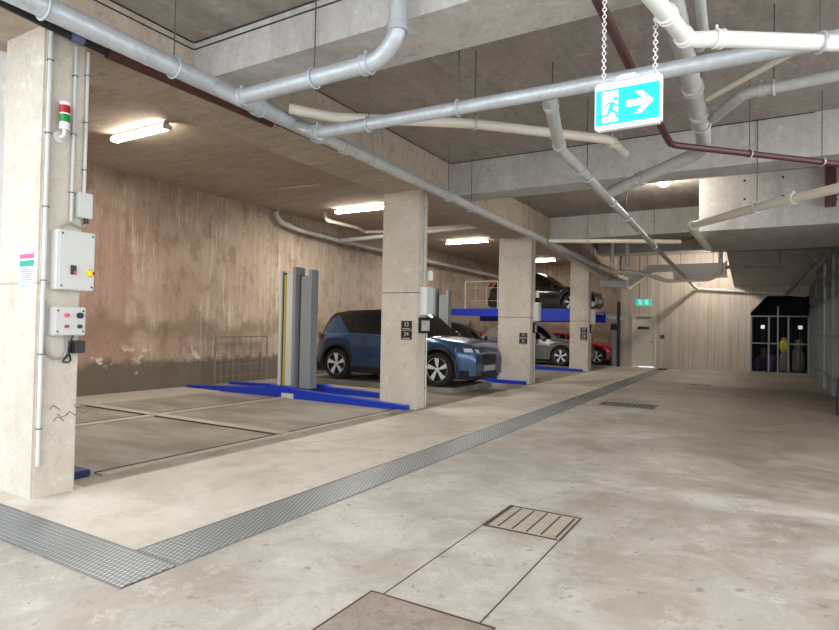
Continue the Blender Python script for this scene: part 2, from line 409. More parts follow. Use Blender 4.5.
# ------------------------------------------------------------------ pipes
def along(p, a, b): return tuple(a[i]+(b[i]-a[i])*p for i in range(3))
PIPES = {}
def seg_dist(p, path):
    best = (9, None, None)
    for a, b in zip(path, path[1:]):
        d = b-a; L2 = d.length_squared or 1e-9; t = max(0, min(1, (p-a).dot(d)/L2)); q = a+d*t
        if (p-q).length < best[0]: best = ((p-q).length, q, d.normalized())
    return best
def butt(pts, r, other, end=0):
    """shorten one end so that it stops on the other pipe's surface"""
    path, R_ = PIPES[other]; pts = [Vector(p) for p in pts]
    if end: pts = pts[::-1]
    a, b = pts[0], pts[1]; d = (b-a).normalized(); u, v = frame_of(d); L = (b-a).length; k = 0
    while k < L*.9:
        c = a+d*k
        if min(seg_dist(c+(u*math.cos(PI*j/12)+v*math.sin(PI*j/12))*r, path)[0] for j in range(24)) >= R_+.001 and seg_dist(c, path)[0] >= R_+.001: break
        k += .001
    pts[0] = a+d*k
    if end: pts = pts[::-1]
    return [tuple(p) for p in pts]
def pipe(name, label, cat, pts, r, mat, bend=.14, couplings=(), seg=18, group=None, cmat=None, cname='coupling'):
    o = obj(name, T(pts, r, seg=seg, bend=bend), mat, smooth=True); tag(o, label, cat, group); PIPES[label] = (bendpath(pts, bend), r)
    for (i, t) in couplings:
        a, b = Vector(pts[i]), Vector(pts[i+1]); p = a.lerp(b, t); d = (b-a).normalized()
        bm = bmesh.new(); w = r*.55
        lathe(bm, [(r, -w), (r*1.22, -w), (r*1.22, -w*.45), (r*1.12, -w*.4), (r*1.12, w*.4), (r*1.22, w*.45), (r*1.22, w), (r, w)], p, d, 20)
        tube(bm, [p+Vector((0, 0, r*1.1)) - d*.01, p+Vector((0, 0, r*1.1+.03)) - d*.01], r*.18, seg=8)
        obj(cname, bm, cmat or mat, o, smooth=True)
    return o
def hanger(label, x, y, z, r=0, top=ZS, mat='darkrod', rr=.006, **k):
    best = None
    for path, pr in PIPES.values():          # the pipe that this clamp goes round
        d, q, dr = seg_dist(Vector((x, y, z)), path)
        if best is None or d < best[0]: best = (d, q, dr, pr)
    _, q, dr, pr = best
    t = thing('pipe_hanger', label, 'pipe hanger', (q.x, q.y, top))
    obj('rod', T([(q.x, q.y, q.z+pr+.018), (q.x, q.y, top)], rr, seg=6), M[mat], t)
    bm = bmesh.new(); torus(bm, q, dr, pr+.011, .010, 28, 6); obj('clamp_ring', bm, M['galv'], t, smooth=True)
    return t
MAINA = (-4.12, -1.9, 3.48); MAINB = (-4.14, 4.9, 3.41); MAINC = (-4.25, 22.85, 3.23)
pipe('sprinkler_main_pipe', 'thick grey steel main pipe under the beam beside the white pillar', 'pipe', [MAINA, MAINB], .076, M['galv'], 0, [(0, .857), (0, .985)])
pipe('sprinkler_main_pipe', 'slimmer far length of grey main pipe continuing past the second pillar', 'pipe', [(MAINB[0], MAINB[1]+.01, MAINB[2]), MAINC], .070, M['greypipe'], 0, [(0, .02), (0, .5)])
pipe('steel_branch_pipe', 'bright steel branch pipe with a bend rising in front of the first cross beam', 'pipe',
     butt([(-4.12, 3.42, 3.42), (-3.84, 3.42, 3.27), (-2.40, 3.42, 3.27), (-2.22, 3.40, 3.40), (-2.22, 3.40, 3.98)], .064, 'thick grey steel main pipe under the beam beside the white pillar'), .064, M['galv'], .09, [(1, .03), (1, .93), (3, .12)])
pipe('steel_branch_pipe', 'long steel branch pipe crossing the whole driveway behind the exit sign', 'pipe',
     butt([(-4.135, 4.44, 3.413), (-3.78, 4.30, 3.24), (-3.64, 4.27, 3.2), (-1.34, 4.36, 3.2), (.42, 4.39, 3.2), (4.0, 4.45, 3.2)], .056, 'thick grey steel main pipe under the beam beside the white pillar'), .056, M['galv'], .05, [(1, .6)])
pipe('cream_drain_pipe', 'cream plastic drain pipe running aslant behind the long branch pipe', 'pipe',
     [(-4.0, 4.20, 3.47), (-3.7, 4.5, 3.43), (-2.52, 5.28, 3.42), (-1.42, 6.40, 3.42), (-1.36, 6.75, 3.40), (-1.36, 7.0, 3.42)], .05, M['cream'], .1, [(3, .3)])
pipe('drain_pipe', 'grey drain pipe sloping from the long branch pipe down to the end wall', 'pipe',
     butt([(-1.43, 4.357, 3.2), (-1.77, 5.80, 3.2), (-1.83, 8.30, 3.2)], .056, 'long steel branch pipe crossing the whole driveway behind the exit sign'), .056, M['greypipe'], .1, [(0, .14), (0, .9), (1, .35)])
pipe('drain_pipe', 'slim pale drain pipe continuing to the end wall beyond the pipe junction', 'pipe',
     [(-1.83, 8.31, 3.2), (-1.96, 13.8, 3.16), (-1.91, 22.72, 2.88), (-.2, 22.74, 2.75), (1.36, 22.74, 2.60)], .05, M['greypipe'], .12, [(0, .05), (0, .5)])
pipe('soil_pipe', 'thick mottled grey drain pipe with clamped joints above the exit sign', 'pipe',
     butt([(-1.824, 8.05, 3.2), (-.57, 7.45, 3.47), (-.53, 6.9, 3.5), (-.51, 5.1, 3.5), (-.5, 3.6, 3.515)], .075, 'grey drain pipe sloping from the long branch pipe down to the end wall'), .075, M['greypipe'], .15, [(2, .35), (2, .75), (0, .35)])
pipe('soil_pipe', 'thin grey drain pipe running beside the thick mottled drain pipe', 'pipe', butt([(-.33, 3.49, 3.545), (-.36, 4.7, 3.52), (-.512, 5.2, 3.5)], .035, 'thick mottled grey drain pipe with clamped joints above the exit sign', 1), .035, M['greypipe'], .1)
pipe('white_waste_pipe', 'white plastic waste pipe with an elbow, lowest over the driveway', 'pipe',
     [(-.52, 2.9, 3.06), (-.37, 3.66, 3.05), (-.25, 3.70, 3.05), (.40, 4.11, 3.05), (2.2, 5.2, 3.05)], .046, M['white'], .06, [(0, .55), (0, .93), (2, .06)])
pipe('grey_waste_pipe', 'grey waste pipe bending off the thick mottled drain pipe', 'pipe',
     butt([(-.53, 6.72, 3.5), (-.12, 5.76, 3.45), (.55, 5.70, 3.45), (3.0, 5.55, 3.45)], .05, 'thick mottled grey drain pipe with clamped joints above the exit sign'), .05, M['greypipe'], .1, [(1, .2)])
pipe('slim_waste_pipe', 'slim pale waste pipe rising aslant between two grey pipes', 'pipe', butt([(-.52, 6.0, 3.5), (.25, 5.06, 3.46), (.8, 4.75, 3.44)], .026, 'thick mottled grey drain pipe with clamped joints above the exit sign'), .026, M['cream'], .1)
pipe('brown_steel_pipe', 'brown painted steel pipe running behind the exit sign then across', 'pipe',
     [(-.86, 1.6, 3.36), (-.86, 4.47, 3.37), (-.84, 6.0, 3.36), (-.82, 6.63, 3.34), (.80, 8.25, 3.34), (3.2, 9.9, 3.34)], .034, M['brown'], .1)
pipe('cream_bent_pipe', 'cream pipe turning back under the dropped concrete beam', 'pipe',
     [(2.4, 6.4, 3.0), (.12, 8.60, 3.0), (-.93, 9.89, 3.0), (-.87, 12.7, 3.0)], .058, M['cream'], .1, [(0, .9), (1, .97)])
pipe('dark_rear_pipe', 'dark grey pipe crossing beyond the dropped concrete beam', 'pipe', [(-.9, 15.6, 3.34), (1.2, 15.7, 3.30), (3.5, 15.8, 3.28)], .06, M['dirtysteel'], 0, [(0, .8)])
pipe('dark_rear_pipe', 'grey pipe slanting down beside the palisade fence top', 'pipe', [(1.28, 16.5, 3.25), (.95, 19.5, 2.85), (.78, 22.0, 2.62)], .06, M['dirtysteel'], 0)
pipe('cream_cross_pipe', 'pale pipe crossing the driveway near the third pillar', 'pipe', butt([(-4.187, 12.6, 3.333), (-2.64, 13.3, 3.33), (-1.5, 13.9, 3.33)], .05, 'slimmer far length of grey main pipe continuing past the second pillar'), .05, M['cream'], .1)
pipe('cream_far_pipe', 'pale bent pipe low in front of the end wall ducts', 'pipe', butt([(-4.215, 17.3, 3.286), (-3.94, 18.2, 3.16), (-3.12, 18.3, 3.10), (-2.3, 18.0, 2.80), (-1.16, 17.7, 2.80), (-.9, 17.7, 2.95), (-.9, 17.7, 3.099)], .055, 'slimmer far length of grey main pipe continuing past the second pillar'), .055, M['cream'], .12)
for k, (x, y, s) in enumerate(((-3.75, 17.6, 'beside the far main pipe'), (-3.42, 18.1, 'over the bent pale pipe'), (-.9, 17.7, 'at the end of the white duct'))):
    pipe('drop_pipe', 'short white drop pipe from the ceiling ' + s, 'pipe', [(x, y, 3.2 if k < 2 else 3.1), (x, y, ZS)], .05, M['white'], 0, group=None)
# brown conduit and cables under pillar beam
pipe('brown_conduit', 'brown conduit under the beam edge ending above the first bay', 'conduit',
     [(-4.655, 2.75, 3.5575), (-4.655, 4.62, 3.5575)], .042, M['brown'], 0)
D_hose = pipe('black_hose', 'black sagging hose over the top of the white pillar', 'hose', [(-4.55, .6, 3.57), (-4.56, 1.6, 3.57), (-4.62, 2.1, 3.565), (-4.64, 2.38, 3.565), (-4.645, 2.62, 3.562), (-4.65, 2.748, 3.5575)], .028, M['black'], .1)
obj('blue_tape_joint', lathe(bmesh.new(), [(.0285, -.05), (.033, -.05), (.033, .05), (.0285, .05)], (-4.642, 2.50, 3.5635), (0, 1, 0), 16), M['bluecap'], D_hose, smooth=True)
pipe('black_conduit', 'thin black conduit under the beam edge from second to third pillar', 'conduit', [(-4.66, 4.7, 3.584), (-4.66, 12.0, 3.584)], .016, M['black'], 0)
# conduits along slab edge: thin black lines round first coffer
tag(obj('ceiling_conduit', T([(-4.593, -2, 3.973), (-4.593, 3.543, 3.973), (3.0, 3.543, 3.973)], .006, seg=6, bend=.03), M['black']), 'upper thin black conduit round the first ceiling coffer', 'conduit')
tag(obj('ceiling_conduit', T([(-4.593, -2, 3.91), (-4.593, 3.543, 3.91), (3.0, 3.543, 3.91)], .006, seg=6, bend=.03), M['black']), 'lower thin black conduit round the first ceiling coffer', 'conduit')
tag(obj('ceiling_conduit', T([(-4.593, 4.2, 4.163), (-4.593, 8.793, 4.163), (.6, 8.793, 4.163)], .006, seg=6, bend=.03), M['black']), 'thin black conduit round the second ceiling coffer', 'conduit')
tag(obj('ceiling_conduit', T([(-2.6, 4.163, 3.62), (3.5, 4.163, 3.62)], .012, seg=6), M['brown']), 'thin brown conduit along the back of the first cross beam', 'conduit')
# right bracket and vertical dark channel
t = thing('pipe_bracket', 'brown steel channel bracket hanging before the dropped beam', 'bracket', (1.0, 11.6, ZS))
obj('channel', B(.93, 1.08, 11.5, 11.62, 3.45, ZS), M['brown'], t); obj('brace', T([(1.05, 11.55, 3.6), (1.6, 11.3, 4.1)], .03), M['dirtysteel'], t)
# hangers
hs = [('grey hanger on the thick main pipe near the first cross beam', -4.135, 3.0, 3.43, .078, 3.98),
      ('hanger on the thick main pipe above the white pillar', -4.13, 2.0, 3.44, .078, 3.98),
      ('hanger holding the main pipe past the second coffer', -4.158, 7.9, 3.38, .071, ZS),
      ('hanger on the far main pipe near the third pillar', -4.18, 11.6, 3.343, .071, ZS),
      ('hanger on the far main pipe at the fourth pillar', -4.207, 15.8, 3.30, .071, ZS)]
for a in hs: hanger(*a)
for lab, x, y, z, r, top in (('hanger in the middle of the bright steel branch pipe', -3.0, 3.42, 3.27, .066, 3.98),
      ('hanger near the start of the long branch pipe', -3.1, 4.3, 3.2, .058, ZS), ('hanger on the long branch pipe beside the cream pipe', -2.2, 4.33, 3.2, .058, ZS),
      ('hanger on the white waste pipe', .3, 4.05, 3.05, .054, 3.6), ('hanger on the grey waste pipe', .1, 5.74, 3.45, .052, ZS), ('hanger on the cream bent pipe', -.03, 8.78, 3.0, .06, ZS)):
    hanger(lab, x, y, z, r, top, axis=(1, .05, 0))
for lab, x, y, z, r, top in (('hanger behind the cream aslant pipe', -2.5, 5.3, 3.42, .052, ZS), ('hanger near the end of the cream aslant pipe', -1.9, 5.92, 3.42, .052, ZS),
      ('hanger on the sloping drain pipe before the second cross beam', -1.79, 7.0, 3.2, .058, ZS), ('hanger on the slim drain pipe beyond the junction', -1.87, 9.75, 3.19, .052, ZS),
      ('hanger on the slim drain pipe near the third cross beam', -1.95, 13.2, 3.17, .052, ZS), ('hanger on the brown steel pipe', -.1, 7.35, 3.34, .036, ZS),
      ('hanger on the brown steel pipe over the cream bent pipe', .62, 8.07, 3.34, .036, ZS), ('hanger on the thick mottled drain pipe', -.53, 6.6, 3.5, .078, ZS),
      ('hanger at the beam face by the slanting pipes', -3.4, 8.74, 3.6, .02, ZS), ('hanger on the pale cross pipe near the third pillar', -3.3, 12.98, 3.33, .052, ZS)):
    hanger(lab, x, y, z, r, top)
tag(obj('blue_vent_cap', lathe(bmesh.new(), [(.0, -.02), (.05, -.02), (.075, .02), (.08, .1), (.08, .48)], (-.33, 3.35, 3.5), (0, 0, 1), 24), M['bluecap'], smooth=True), 'glossy blue grey cap beside the white waste pipe', 'pipe cap')
hanger('hanger on the dark grey pipe beyond the dropped beam', .2, 15.65, 3.32)
hanger('hanger on the grey pipe slanting beside the fence', 1.2, 17.0, 3.18)
# ducts and tray
t = thing('air_duct', 'white boxed air duct under the ceiling before the end wall', 'duct', (-1.6, 20.5, 3.55))
obj('duct_body', B(-2.40, -.9, 20.25, 20.75, 3.14, 3.52), M['white'], t); obj('duct_flange', B(-2.40, -.86, 20.2, 20.8, 3.09, 3.14), M['white'], t)
obj('duct_end', B(-.9, -.85, 20.2, 20.8, 3.14, 3.56), M['white'], t)
for xx in (-2.2, -1.1): obj('duct_rod', T([(xx, 20.5, 3.52), (xx, 20.5, ZS-.001)], .01, seg=6), M['darkrod'], t)
t = thing('air_duct', 'kinked silver air duct over the exit door corner', 'duct', (-3.8, 20, 3.0))
bm = prism(bmesh.new(), [(-4.7, 2.84), (-3.78, 2.78), (-3.0, 3.32), (-2.41, 3.32), (-2.41, 3.5), (-3.1, 3.52), (-3.85, 3.0), (-4.7, 3.05)], 'y', 20.2, 20.7)
obj('duct_body', bm, M['lightgrey'], t)
obj('duct_flange', B(-3.82, -3.76, 20.17, 20.73, 2.76, 3.02), M['white'], t)
for xx, zz in ((-4.42, 3.035), (-2.9, 3.51)): obj('duct_rod', T([(xx, 20.45, zz), (xx, 20.45, ZS-.001)], .01, seg=6), M['darkrod'], t)
t = thing('cable_tray', 'pale tapering cable tray beside the far main pipe', 'cable tray', (-4.4, 18, 3.3))
obj('tray_body', prism(bmesh.new(), [(13.6, 3.42), (20.1, 3.04), (20.1, 3.32), (13.6, 3.48)], 'x', -4.58, -4.4), M['lightgrey'], t)
for yy in (14.6, 17.2, 19.3): obj('tray_hanger', T([(-4.5, yy, 3.44-.022*(yy-13.6)), (-4.5, yy, 3.6)], .01, seg=6), M['darkrod'], t)
obj('tray_hanger', T([(-4.5, 18.4, 3.38), (-4.5, 18.4, ZS)], .01, seg=6), M['darkrod'], t)
t = thing('cable_tray', 'grey cable tray hanging in front of the sloping soffit slab', 'cable tray', (-.2, 16.8, 3.1))
obj('tray_body', B(-.75, .5, 16.7, 17.0, 3.0, 3.06), M['dirtysteel'], t); obj('tray_hanger', T([(.45, 16.85, 3.06), (.45, 16.85, ZS)], .02), M['dirtysteel'], t)

# bay rear drain pipes
pipe('bay_drain_pipe', 'grey drain pipe with elbow along the top of the stained wall', 'pipe',
     [(-10.25, 10.36, 4.10), (-10.22, 10.53, 3.86), (-10.2, 11.14, 3.77), (-10.1, 12.9, 3.70), (-10.0, 24.0, 3.62)], .06, M['greypipe'], .1, [(1, .5)])
pipe('bay_drain_pipe', 'grey drain pipe crossing the bay ceiling from the stained wall', 'pipe', butt([(-10.1, 12.75, 3.71), (-8.5, 12.75, 3.74), (-5.9, 12.75, 3.8)], .055, 'grey drain pipe with elbow along the top of the stained wall'), .055, M['greypipe'], .1, [(0, .2)])
pipe('bay_drain_pipe', 'kinked white pipe just under the bay ceiling behind the second pillar', 'pipe',
     [(-9.3, 11.12, 4.160), (-9.3, 11.15, 3.95), (-9.25, 12.42, 3.95), (-9.4, 12.9, 3.93), (-8.85, 13.12, 3.93), (-5.9, 13.3, 3.95)], .045, M['cream'], .08, [(1, .1), (3, .7)])
tag(obj('bay_wire', T([(-8.6, 8.8, ZS), (-8.6, 8.8, 2.5)], .008, seg=6), M['cable']), 'thin pale cable dropping from the bay ceiling to the lift posts', 'cable')
tag(obj('bay_conduit', T([(-8.6, 8.8, 4.155), (-7.6, 8.9, 4.155)], .012, seg=6), M['cream']), 'pale conduit on the bay ceiling feeding the thin cable', 'conduit')

# ------------------------------------------------------------------ lamps
def tube_light(label, x0, x1, y, z=ZS, group='tube lights in the stacker bays', w=.09):
    t = thing('tube_light', label, 'light', ((x0+x1)/2, y, z), group)
    obj('light_housing', B(x0, x1, y-w*.45, y+w*.45, z-.05, z, bevel=.01), M['lightgrey'], t)
    bm = bmesh.new()
    for s in (-.035, .035): tube(bm, [(x0+.03, y+s, z-.085), (x1-.03, y+s, z-.085)], .024, seg=10)
    obj('fluorescent_tube', bm, M['tube'], t, smooth=True)
    for x in (x0, x1): obj('end_cap', B(x-.02, x+.02, y-.07, y+.07, z-.115, z-.04, bevel=.008), M['white'], t)
    return t
tube_light('glowing twin tube light over the empty first bay', -8.45, -7.2, 5.15)
tube_light('glowing twin tube light over the denim blue car', -8.9, -7.35, 11.05)
tube_light('glowing twin tube light seen between the second and third pillars', -8.85, -7.35, 16.75)
tube_light('glowing tube light over the black car, beyond the third pillar', -8.3, -7.0, 22.6)
t = thing('round_lamp', 'small bright round lamp on the driveway ceiling near the dropped beam', 'lamp', (-1.52, 11.4, 4.12))
obj('lamp_base', lathe(bmesh.new(), [(.0, 0), (.13, 0), (.13, -.03), (.1, -.04)], (-1.52, 11.4, 4.12), (0, 0, 1), 24), M['white'], t, smooth=True)
obj('lamp_stem', T([(-1.52, 11.4, 4.12), (-1.52, 11.4, ZS)], .03), M['white'], t)
obj('lamp_dome', lathe(bmesh.new(), [(.11, -.03), (.1, -.07), (.06, -.1), (.0, -.11)], (-1.52, 11.4, 4.12), (0, 0, 1), 24), M['tubehot'], t, smooth=True)
t = thing('batten_light', 'lit batten light hung between the white air duct and the end wall', 'light', (-1.3, 21.3, 3.6))
obj('light_housing', B(-1.45, -1.15, 21.26, 21.34, 3.52, 3.58), M['lightgrey'], t)
obj('fluorescent_tube', T([(-1.43, 21.3, 3.50), (-1.17, 21.3, 3.50)], .020, seg=10), M['tube'], t, smooth=True)
obj('rod', T([(-1.3, 21.3, 3.58), (-1.3, 21.3, ZS-.001)], .01, seg=6), M['darkrod'], t)

def light_area(x, y, z, sx, sy, power, col=(1, .95, .88), rot=(0, 0, 0)):
    l = bpy.data.lights.new('lamp_light', 'AREA'); l.shape = 'RECTANGLE'; l.size = sx; l.size_y = sy; l.energy = power; l.color = col
    o = bpy.data.objects.new('lamp_light', l); C.objects.link(o); o.location = (x, y, z); o.rotation_euler = rot; return o
def light_point(x, y, z, r, power, col=(1, .93, .84)):
    l = bpy.data.lights.new('lamp_light', 'POINT'); l.shadow_soft_size = r; l.energy = power; l.color = col
    o = bpy.data.objects.new('lamp_light', l); C.objects.link(o); o.location = (x, y, z); return o
LP = dict(bay=120, round=70, drive=90)
for (x0, x1, y) in ((-8.45, -7.2, 5.15), (-8.9, -7.35, 11.05), (-8.85, -7.35, 16.75), (-8.3, -7.0, 22.6)):
    light_area((x0+x1)/2, y, ZS-.125, x1-x0-.1, .08, LP['bay'] if y < 20 else 45)
light_point(-1.52, 11.4, ZS-.25, .08, LP['round'])
light_point(-1.3, 21.3, 3.44, .04, LP['round']*1.9)
# added tube lights, out of view over and behind the camera, brighten the driveway
for (x, y, z) in ((2.2, 1.0, 3.98), (2.4, 6.6, ZS), (-2.2, -1.6, 3.98)):
    t = thing('added_tube_light', 'added unseen tube light on the driveway ceiling', 'light', (x, y, z), 'added unseen tube lights on the driveway ceiling')
    obj('light_housing', B(x-.65, x+.65, y-.08, y+.08, z-.045, z), M['lightgrey'], t)
    obj('fluorescent_tube', T([(x-.62, y, z-.07), (x+.62, y, z-.07)], .022, seg=10), M['tube'], t, smooth=True)
    light_area(x, y, z-.12, 1.3, .1, LP['drive'], (1, .97, .93))

# ------------------------------------------------------------------ exit signs
def runner(bm, ox, y, oz, s):
    """running figure, ox,oz lower-left of a unit box of height s, facing -y"""
    def cap(p, q, r): tube(bm, [(ox+p[0]*s, y, oz+p[1]*s), (ox+q[0]*s, y, oz+q[1]*s)], r*s, seg=8)
    lathe(bm, [(0, -.004), (.075*s, -.004), (.075*s, .004)], (ox+.60*s, y, oz+.84*s), (0, 1, 0), 14)
    cap((.50,.70), (.38,.42), .075); cap((.50,.70), (.28,.66), .035); cap((.28,.66), (.16,.48), .03)
    cap((.52,.68), (.66,.52), .035); cap((.66,.52), (.82,.56), .03)
    cap((.40,.42), (.60,.30), .05); cap((.60,.30), (.68,.08), .042); cap((.38,.42), (.30,.22), .05); cap((.30,.22), (.06,.20), .04)
def flat(bm, y0, sy):
    for v in bm.verts: v.co.y = y0 + (v.co.y-y0)*sy
t = thing('exit_sign', 'large illuminated green exit sign with running man and arrow', 'exit sign', (-.65, 3.4, 2.78))
x0, x1, z0, z1, y = -.83, -.465, 2.50, 2.775, 3.4
obj('sign_case', B(x0, x1, y-.03, y+.03, z0, z1, bevel=.012), M['signcase'], t, smooth=True)
obj('sign_face', B(x0+.012, x1-.012, y-.035, y-.028, z0+.025, z1-.05), M['signgreen'], t)
obj('door_symbol', B(x0+.045, x0+.135, y-.038, y-.034, z0+.037, z1-.062), M['signwhite'], t)
bm = bmesh.new(); runner(bm, x0+.035, y-.040, z0+.045, .145); flat(bm, y-.040, .12); obj('running_man_symbol', bm, M['signgreen'], t)
bm = bmesh.new(); cx, cz = x0+.25, (z0+z1)/2-.012
prism(bm, [(cx-.07, cz-.018), (cx+.02, cz-.018), (cx-.025, cz-.062), (cx+.012, cz-.062), (cx+.075, cz), (cx+.012, cz+.062), (cx-.025, cz+.062), (cx+.02, cz+.018), (cx-.07, cz+.018)], 'y', y-.040, y-.034)
obj('arrow_symbol', bm, M['signwhite'], t)
obj('sign_mount', prism(bmesh.new(), [(-.72, 2.77), (-.58, 2.77), (-.61, 2.80), (-.69, 2.80)], 'y', y-.03, y+.03), M['signcase'], t)
for xx in (-.785, -.505):
    bm = bmesh.new(); n = 56; zz0 = 2.775; dz = (3.98-zz0)/n
    for k in range(n):
        z = zz0+dz*(k+.5); ax = (1, 0, 0) if k % 2 else (0, 1, 0)
        torus(bm, (xx, y, z), ax, .011, .0036, 10, 5)
        for v in bm.verts[-60:] if False else []: pass
    obj('chain', bm, M['white'], t, smooth=True)
t = thing('exit_sign', 'small far green exit sign hanging before the exit door', 'exit sign', (-3.42, 21, 2.45))
obj('sign_case', B(-3.68, -3.15, 20.97, 21.03, 2.2, 2.45, bevel=.01), M['signcase'], t)
obj('sign_face', B(-3.66, -3.17, 20.962, 20.972, 2.22, 2.43), M['signgreen'], t)
bm = B(-3.56, -3.46, 20.955, 20.963, 2.25, 2.40); box(bm, -3.36, -3.26, 20.955, 20.963, 2.25, 2.40)
obj('door_symbol', bm, M['signwhite'], t)
bm = bmesh.new(); runner(bm, -3.57, 20.95, 2.25, .15); runner(bm, -3.37, 20.95, 2.25, .15); flat(bm, 20.95, .1); obj('running_man_symbol', bm, M['signgreen'], t)
for xx in (-3.55, -3.3): obj('rod', T([(xx, 21, 2.45), (xx, 21, ZS)], .01, seg=6), M['darkrod'], t)

# ------------------------------------------------------------------ white pillar fittings
XF = -4.68
def vpipe(name, label, cat, x, y, z0, z1, r, mat, clips=0):
    x = x + r + .0105      # stand off by one clip thickness
    o = tag(obj(name, T([(x, y, z0), (x, y, z1)], r, seg=10), mat, smooth=True), label, cat)
    for k in range(clips):
        z = z0+(z1-z0)*(k+.5)/clips; bm = bmesh.new(); torus(bm, (x, y, z), (0, 0, 1), r+.005, .005, 24, 6); obj('clip', bm, M['dirtysteel'], o)
    return o
vpipe('wall_conduit', 'pale conduit down the corner of the white pillar to the floor', 'conduit', XF, 2.355, .25, 3.60, .016, M['lightgrey'], 6)
vpipe('wall_conduit', 'grey conduit from the ceiling into the upper control box', 'conduit', XF, 2.545, 2.12, 3.50, .013, M['lightgrey'], 3)
vpipe('wall_conduit', 'grey conduit from the ceiling into the small junction box', 'conduit', XF, 2.64, 2.36, 3.50, .013, M['lightgrey'], 3)
t = thing('junction_box', 'small grey junction box above the upper control box', 'box', (XF, 2.64, 2.2))
obj('box_body', B(XF, XF+.07, 2.58, 2.69, 2.16, 2.36, bevel=.006), M['lightgrey'], t)
obj('cable_gland', T([(XF+.03, 2.66, 2.12), (XF+.03, 2.66, 2.16)], .02, seg=10), M['black'], t)
def control(label, y0, y1, z0, z1, dep, btns):
    t = thing('control_box', label, 'control box', (XF, (y0+y1)/2, z0))
    obj('box_body', B(XF, XF+dep, y0, y1, z0, z1, bevel=.006), M['lightgrey'], t, smooth=True)
    obj('box_lid', B(XF+dep, XF+dep+.012, y0+.006, y1-.006, z0+.006, z1-.006, bevel=.004), M['lightgrey'], t, smooth=True)
    bm = bmesh.new()
    for yy in (y0+.025, y1-.025):
        for zz in (z0+.03, z1-.03): lathe(bm, [(0, .002), (.008, .002), (.008, 0)], (XF+dep+.012, yy, zz), (1, 0, 0), 8)
    obj('screw', bm, M['joint'], t)
    for (n, yy, zz, r, m) in btns:
        bm = bmesh.new(); lathe(bm, [(r, 0), (r, .02), (r*.8, .028), (0, .03)], (XF+dep+.012, yy, zz), (1, 0, 0), 16); obj(n, bm, M[m], t, smooth=True)
    return t
t = control('tall grey control box with a yellow button on the white pillar', 2.41, 2.69, 1.58, 2.04, .11,
    [('button', 2.645, 1.72, .028, 'yellowb'), ('button', 2.658, 1.72, .020, 'red')])
obj('selector_switch', B(XF+.12, XF+.14, 2.50, 2.535, 1.70, 1.77), M['joint'], t)
obj('selector_knob', B(XF+.14, XF+.15, 2.51, 2.53, 1.70, 1.73), M['red'], t)
control('small grey control box with four buttons under the tall one', 2.41, 2.65, 1.23, 1.45, .08,
    [('button', 2.495, 1.385, .016, 'pinkled'), ('button', 2.595, 1.385, .024, 'black'), ('button', 2.495, 1.30, .013, 'red'), ('button', 2.595, 1.30, .016, 'joint')])
t = thing('socket_box', 'black plug socket below the small control box', 'socket', (XF, 2.62, 1.1))
obj('socket_body', B(XF, XF+.07, 2.565, 2.665, 1.09, 1.19, bevel=.008), M['black'], t); obj('socket_flap', B(XF+.07, XF+.08, 2.575, 2.655, 1.10, 1.16), M['postdark'], t)
tag(obj('looped_cable', T([(XF+.02, 2.38, 1.5), (XF+.02, 2.38, 1.14), (XF+.02, 2.43, 1.05), (XF+.02, 2.52, 1.05), (XF+.02, 2.55, 1.12), (XF+.02, 2.54, 1.228)], .009, seg=8, bend=.05), M['cable']), 'grey cable looping under the small control box', 'cable')
tag(obj('looped_cable', T([(XF+.03, 2.66, 2.12), (XF+.03, 2.64, 2.08), (XF+.03, 2.52, 2.11), (XF+.03, 2.47, 2.05)], .008, seg=8, bend=.04), M['cable']), 'grey cables entering the top of the tall control box', 'cable')
tag(obj('looped_cable', T([(XF+.045, 2.575, 1.228), (XF+.045, 2.54, 1.12), (XF+.03, 2.58, 1.02), (XF+.03, 2.50, 1.02), (XF+.03, 2.555, 1.08)], .007, seg=8, bend=.04), M['black']), 'thin black cable between small control box and socket', 'cable')
t = thing('signal_tower', 'red and green signal light on a round bracket on the white pillar', 'signal light', (XF, 2.46, 2.7))
zb = 2.78
obj('bracket_plate', lathe(bmesh.new(), [(0, 0), (.045, 0), (.045, .02), (.0, .025)], (XF, 2.44, zb-.02), (1, 0, 0), 20), M['lightgrey'], t, smooth=True)
obj('bracket_arm', T([(XF, 2.44, zb-.02), (XF+.07, 2.45, zb-.02), (XF+.07, 2.45, zb+.03)], .014, bend=.03), M['white'], t, smooth=True)
for n, m, a, b in (('tower_base', 'white', .03, .085), ('green_lens', 'green', .085, .145), ('spacer', 'white', .145, .155), ('red_lens', 'red', .155, .215), ('cap', 'white', .215, .24)):
    obj(n, lathe(bmesh.new(), [(0, a), (.036, a), (.036, b), (.0, b+.004)], (XF+.07, 2.45, zb), (0, 0, 1), 20), M[m], t, smooth=True)
t = thing('wall_notice', 'white notice with pink and teal bands on the white pillar', 'notice', (-4.97, 2.35, 1.6))
obj('notice_sheet', B(-5.08, -4.845, 2.263, 2.269, 1.58, 1.90), M['paper'], t)
obj('pink_band', B(-5.065, -4.86, 2.260, 2.263, 1.815, 1.85), M['pinkband'], t); obj('teal_band', B(-5.065, -4.86, 2.260, 2.263, 1.755, 1.80), M['tealband'], t)
bm = bmesh.new()
for k in range(9): box(bm, -5.06, -4.87-.02*(k % 3), 2.261, 2.263, 1.60+k*.016, 1.606+k*.016)
obj('fine_print', bm, M['print'], t)
bm = bmesh.new()
for k, (yy, zz) in enumerate(((2.44, .66), (2.5, .62), (2.56, .60), (2.62, .68), (2.47, .57), (2.66, .63))):
    tube(bm, [(XF+.002, yy-.04, zz), (XF+.003, yy-.01, zz+.03*(-1)**k), (XF+.002, yy+.04, zz-.01)], .0025, seg=5)
obj('scratch_mark', bm, M['joint'], pillars[0])

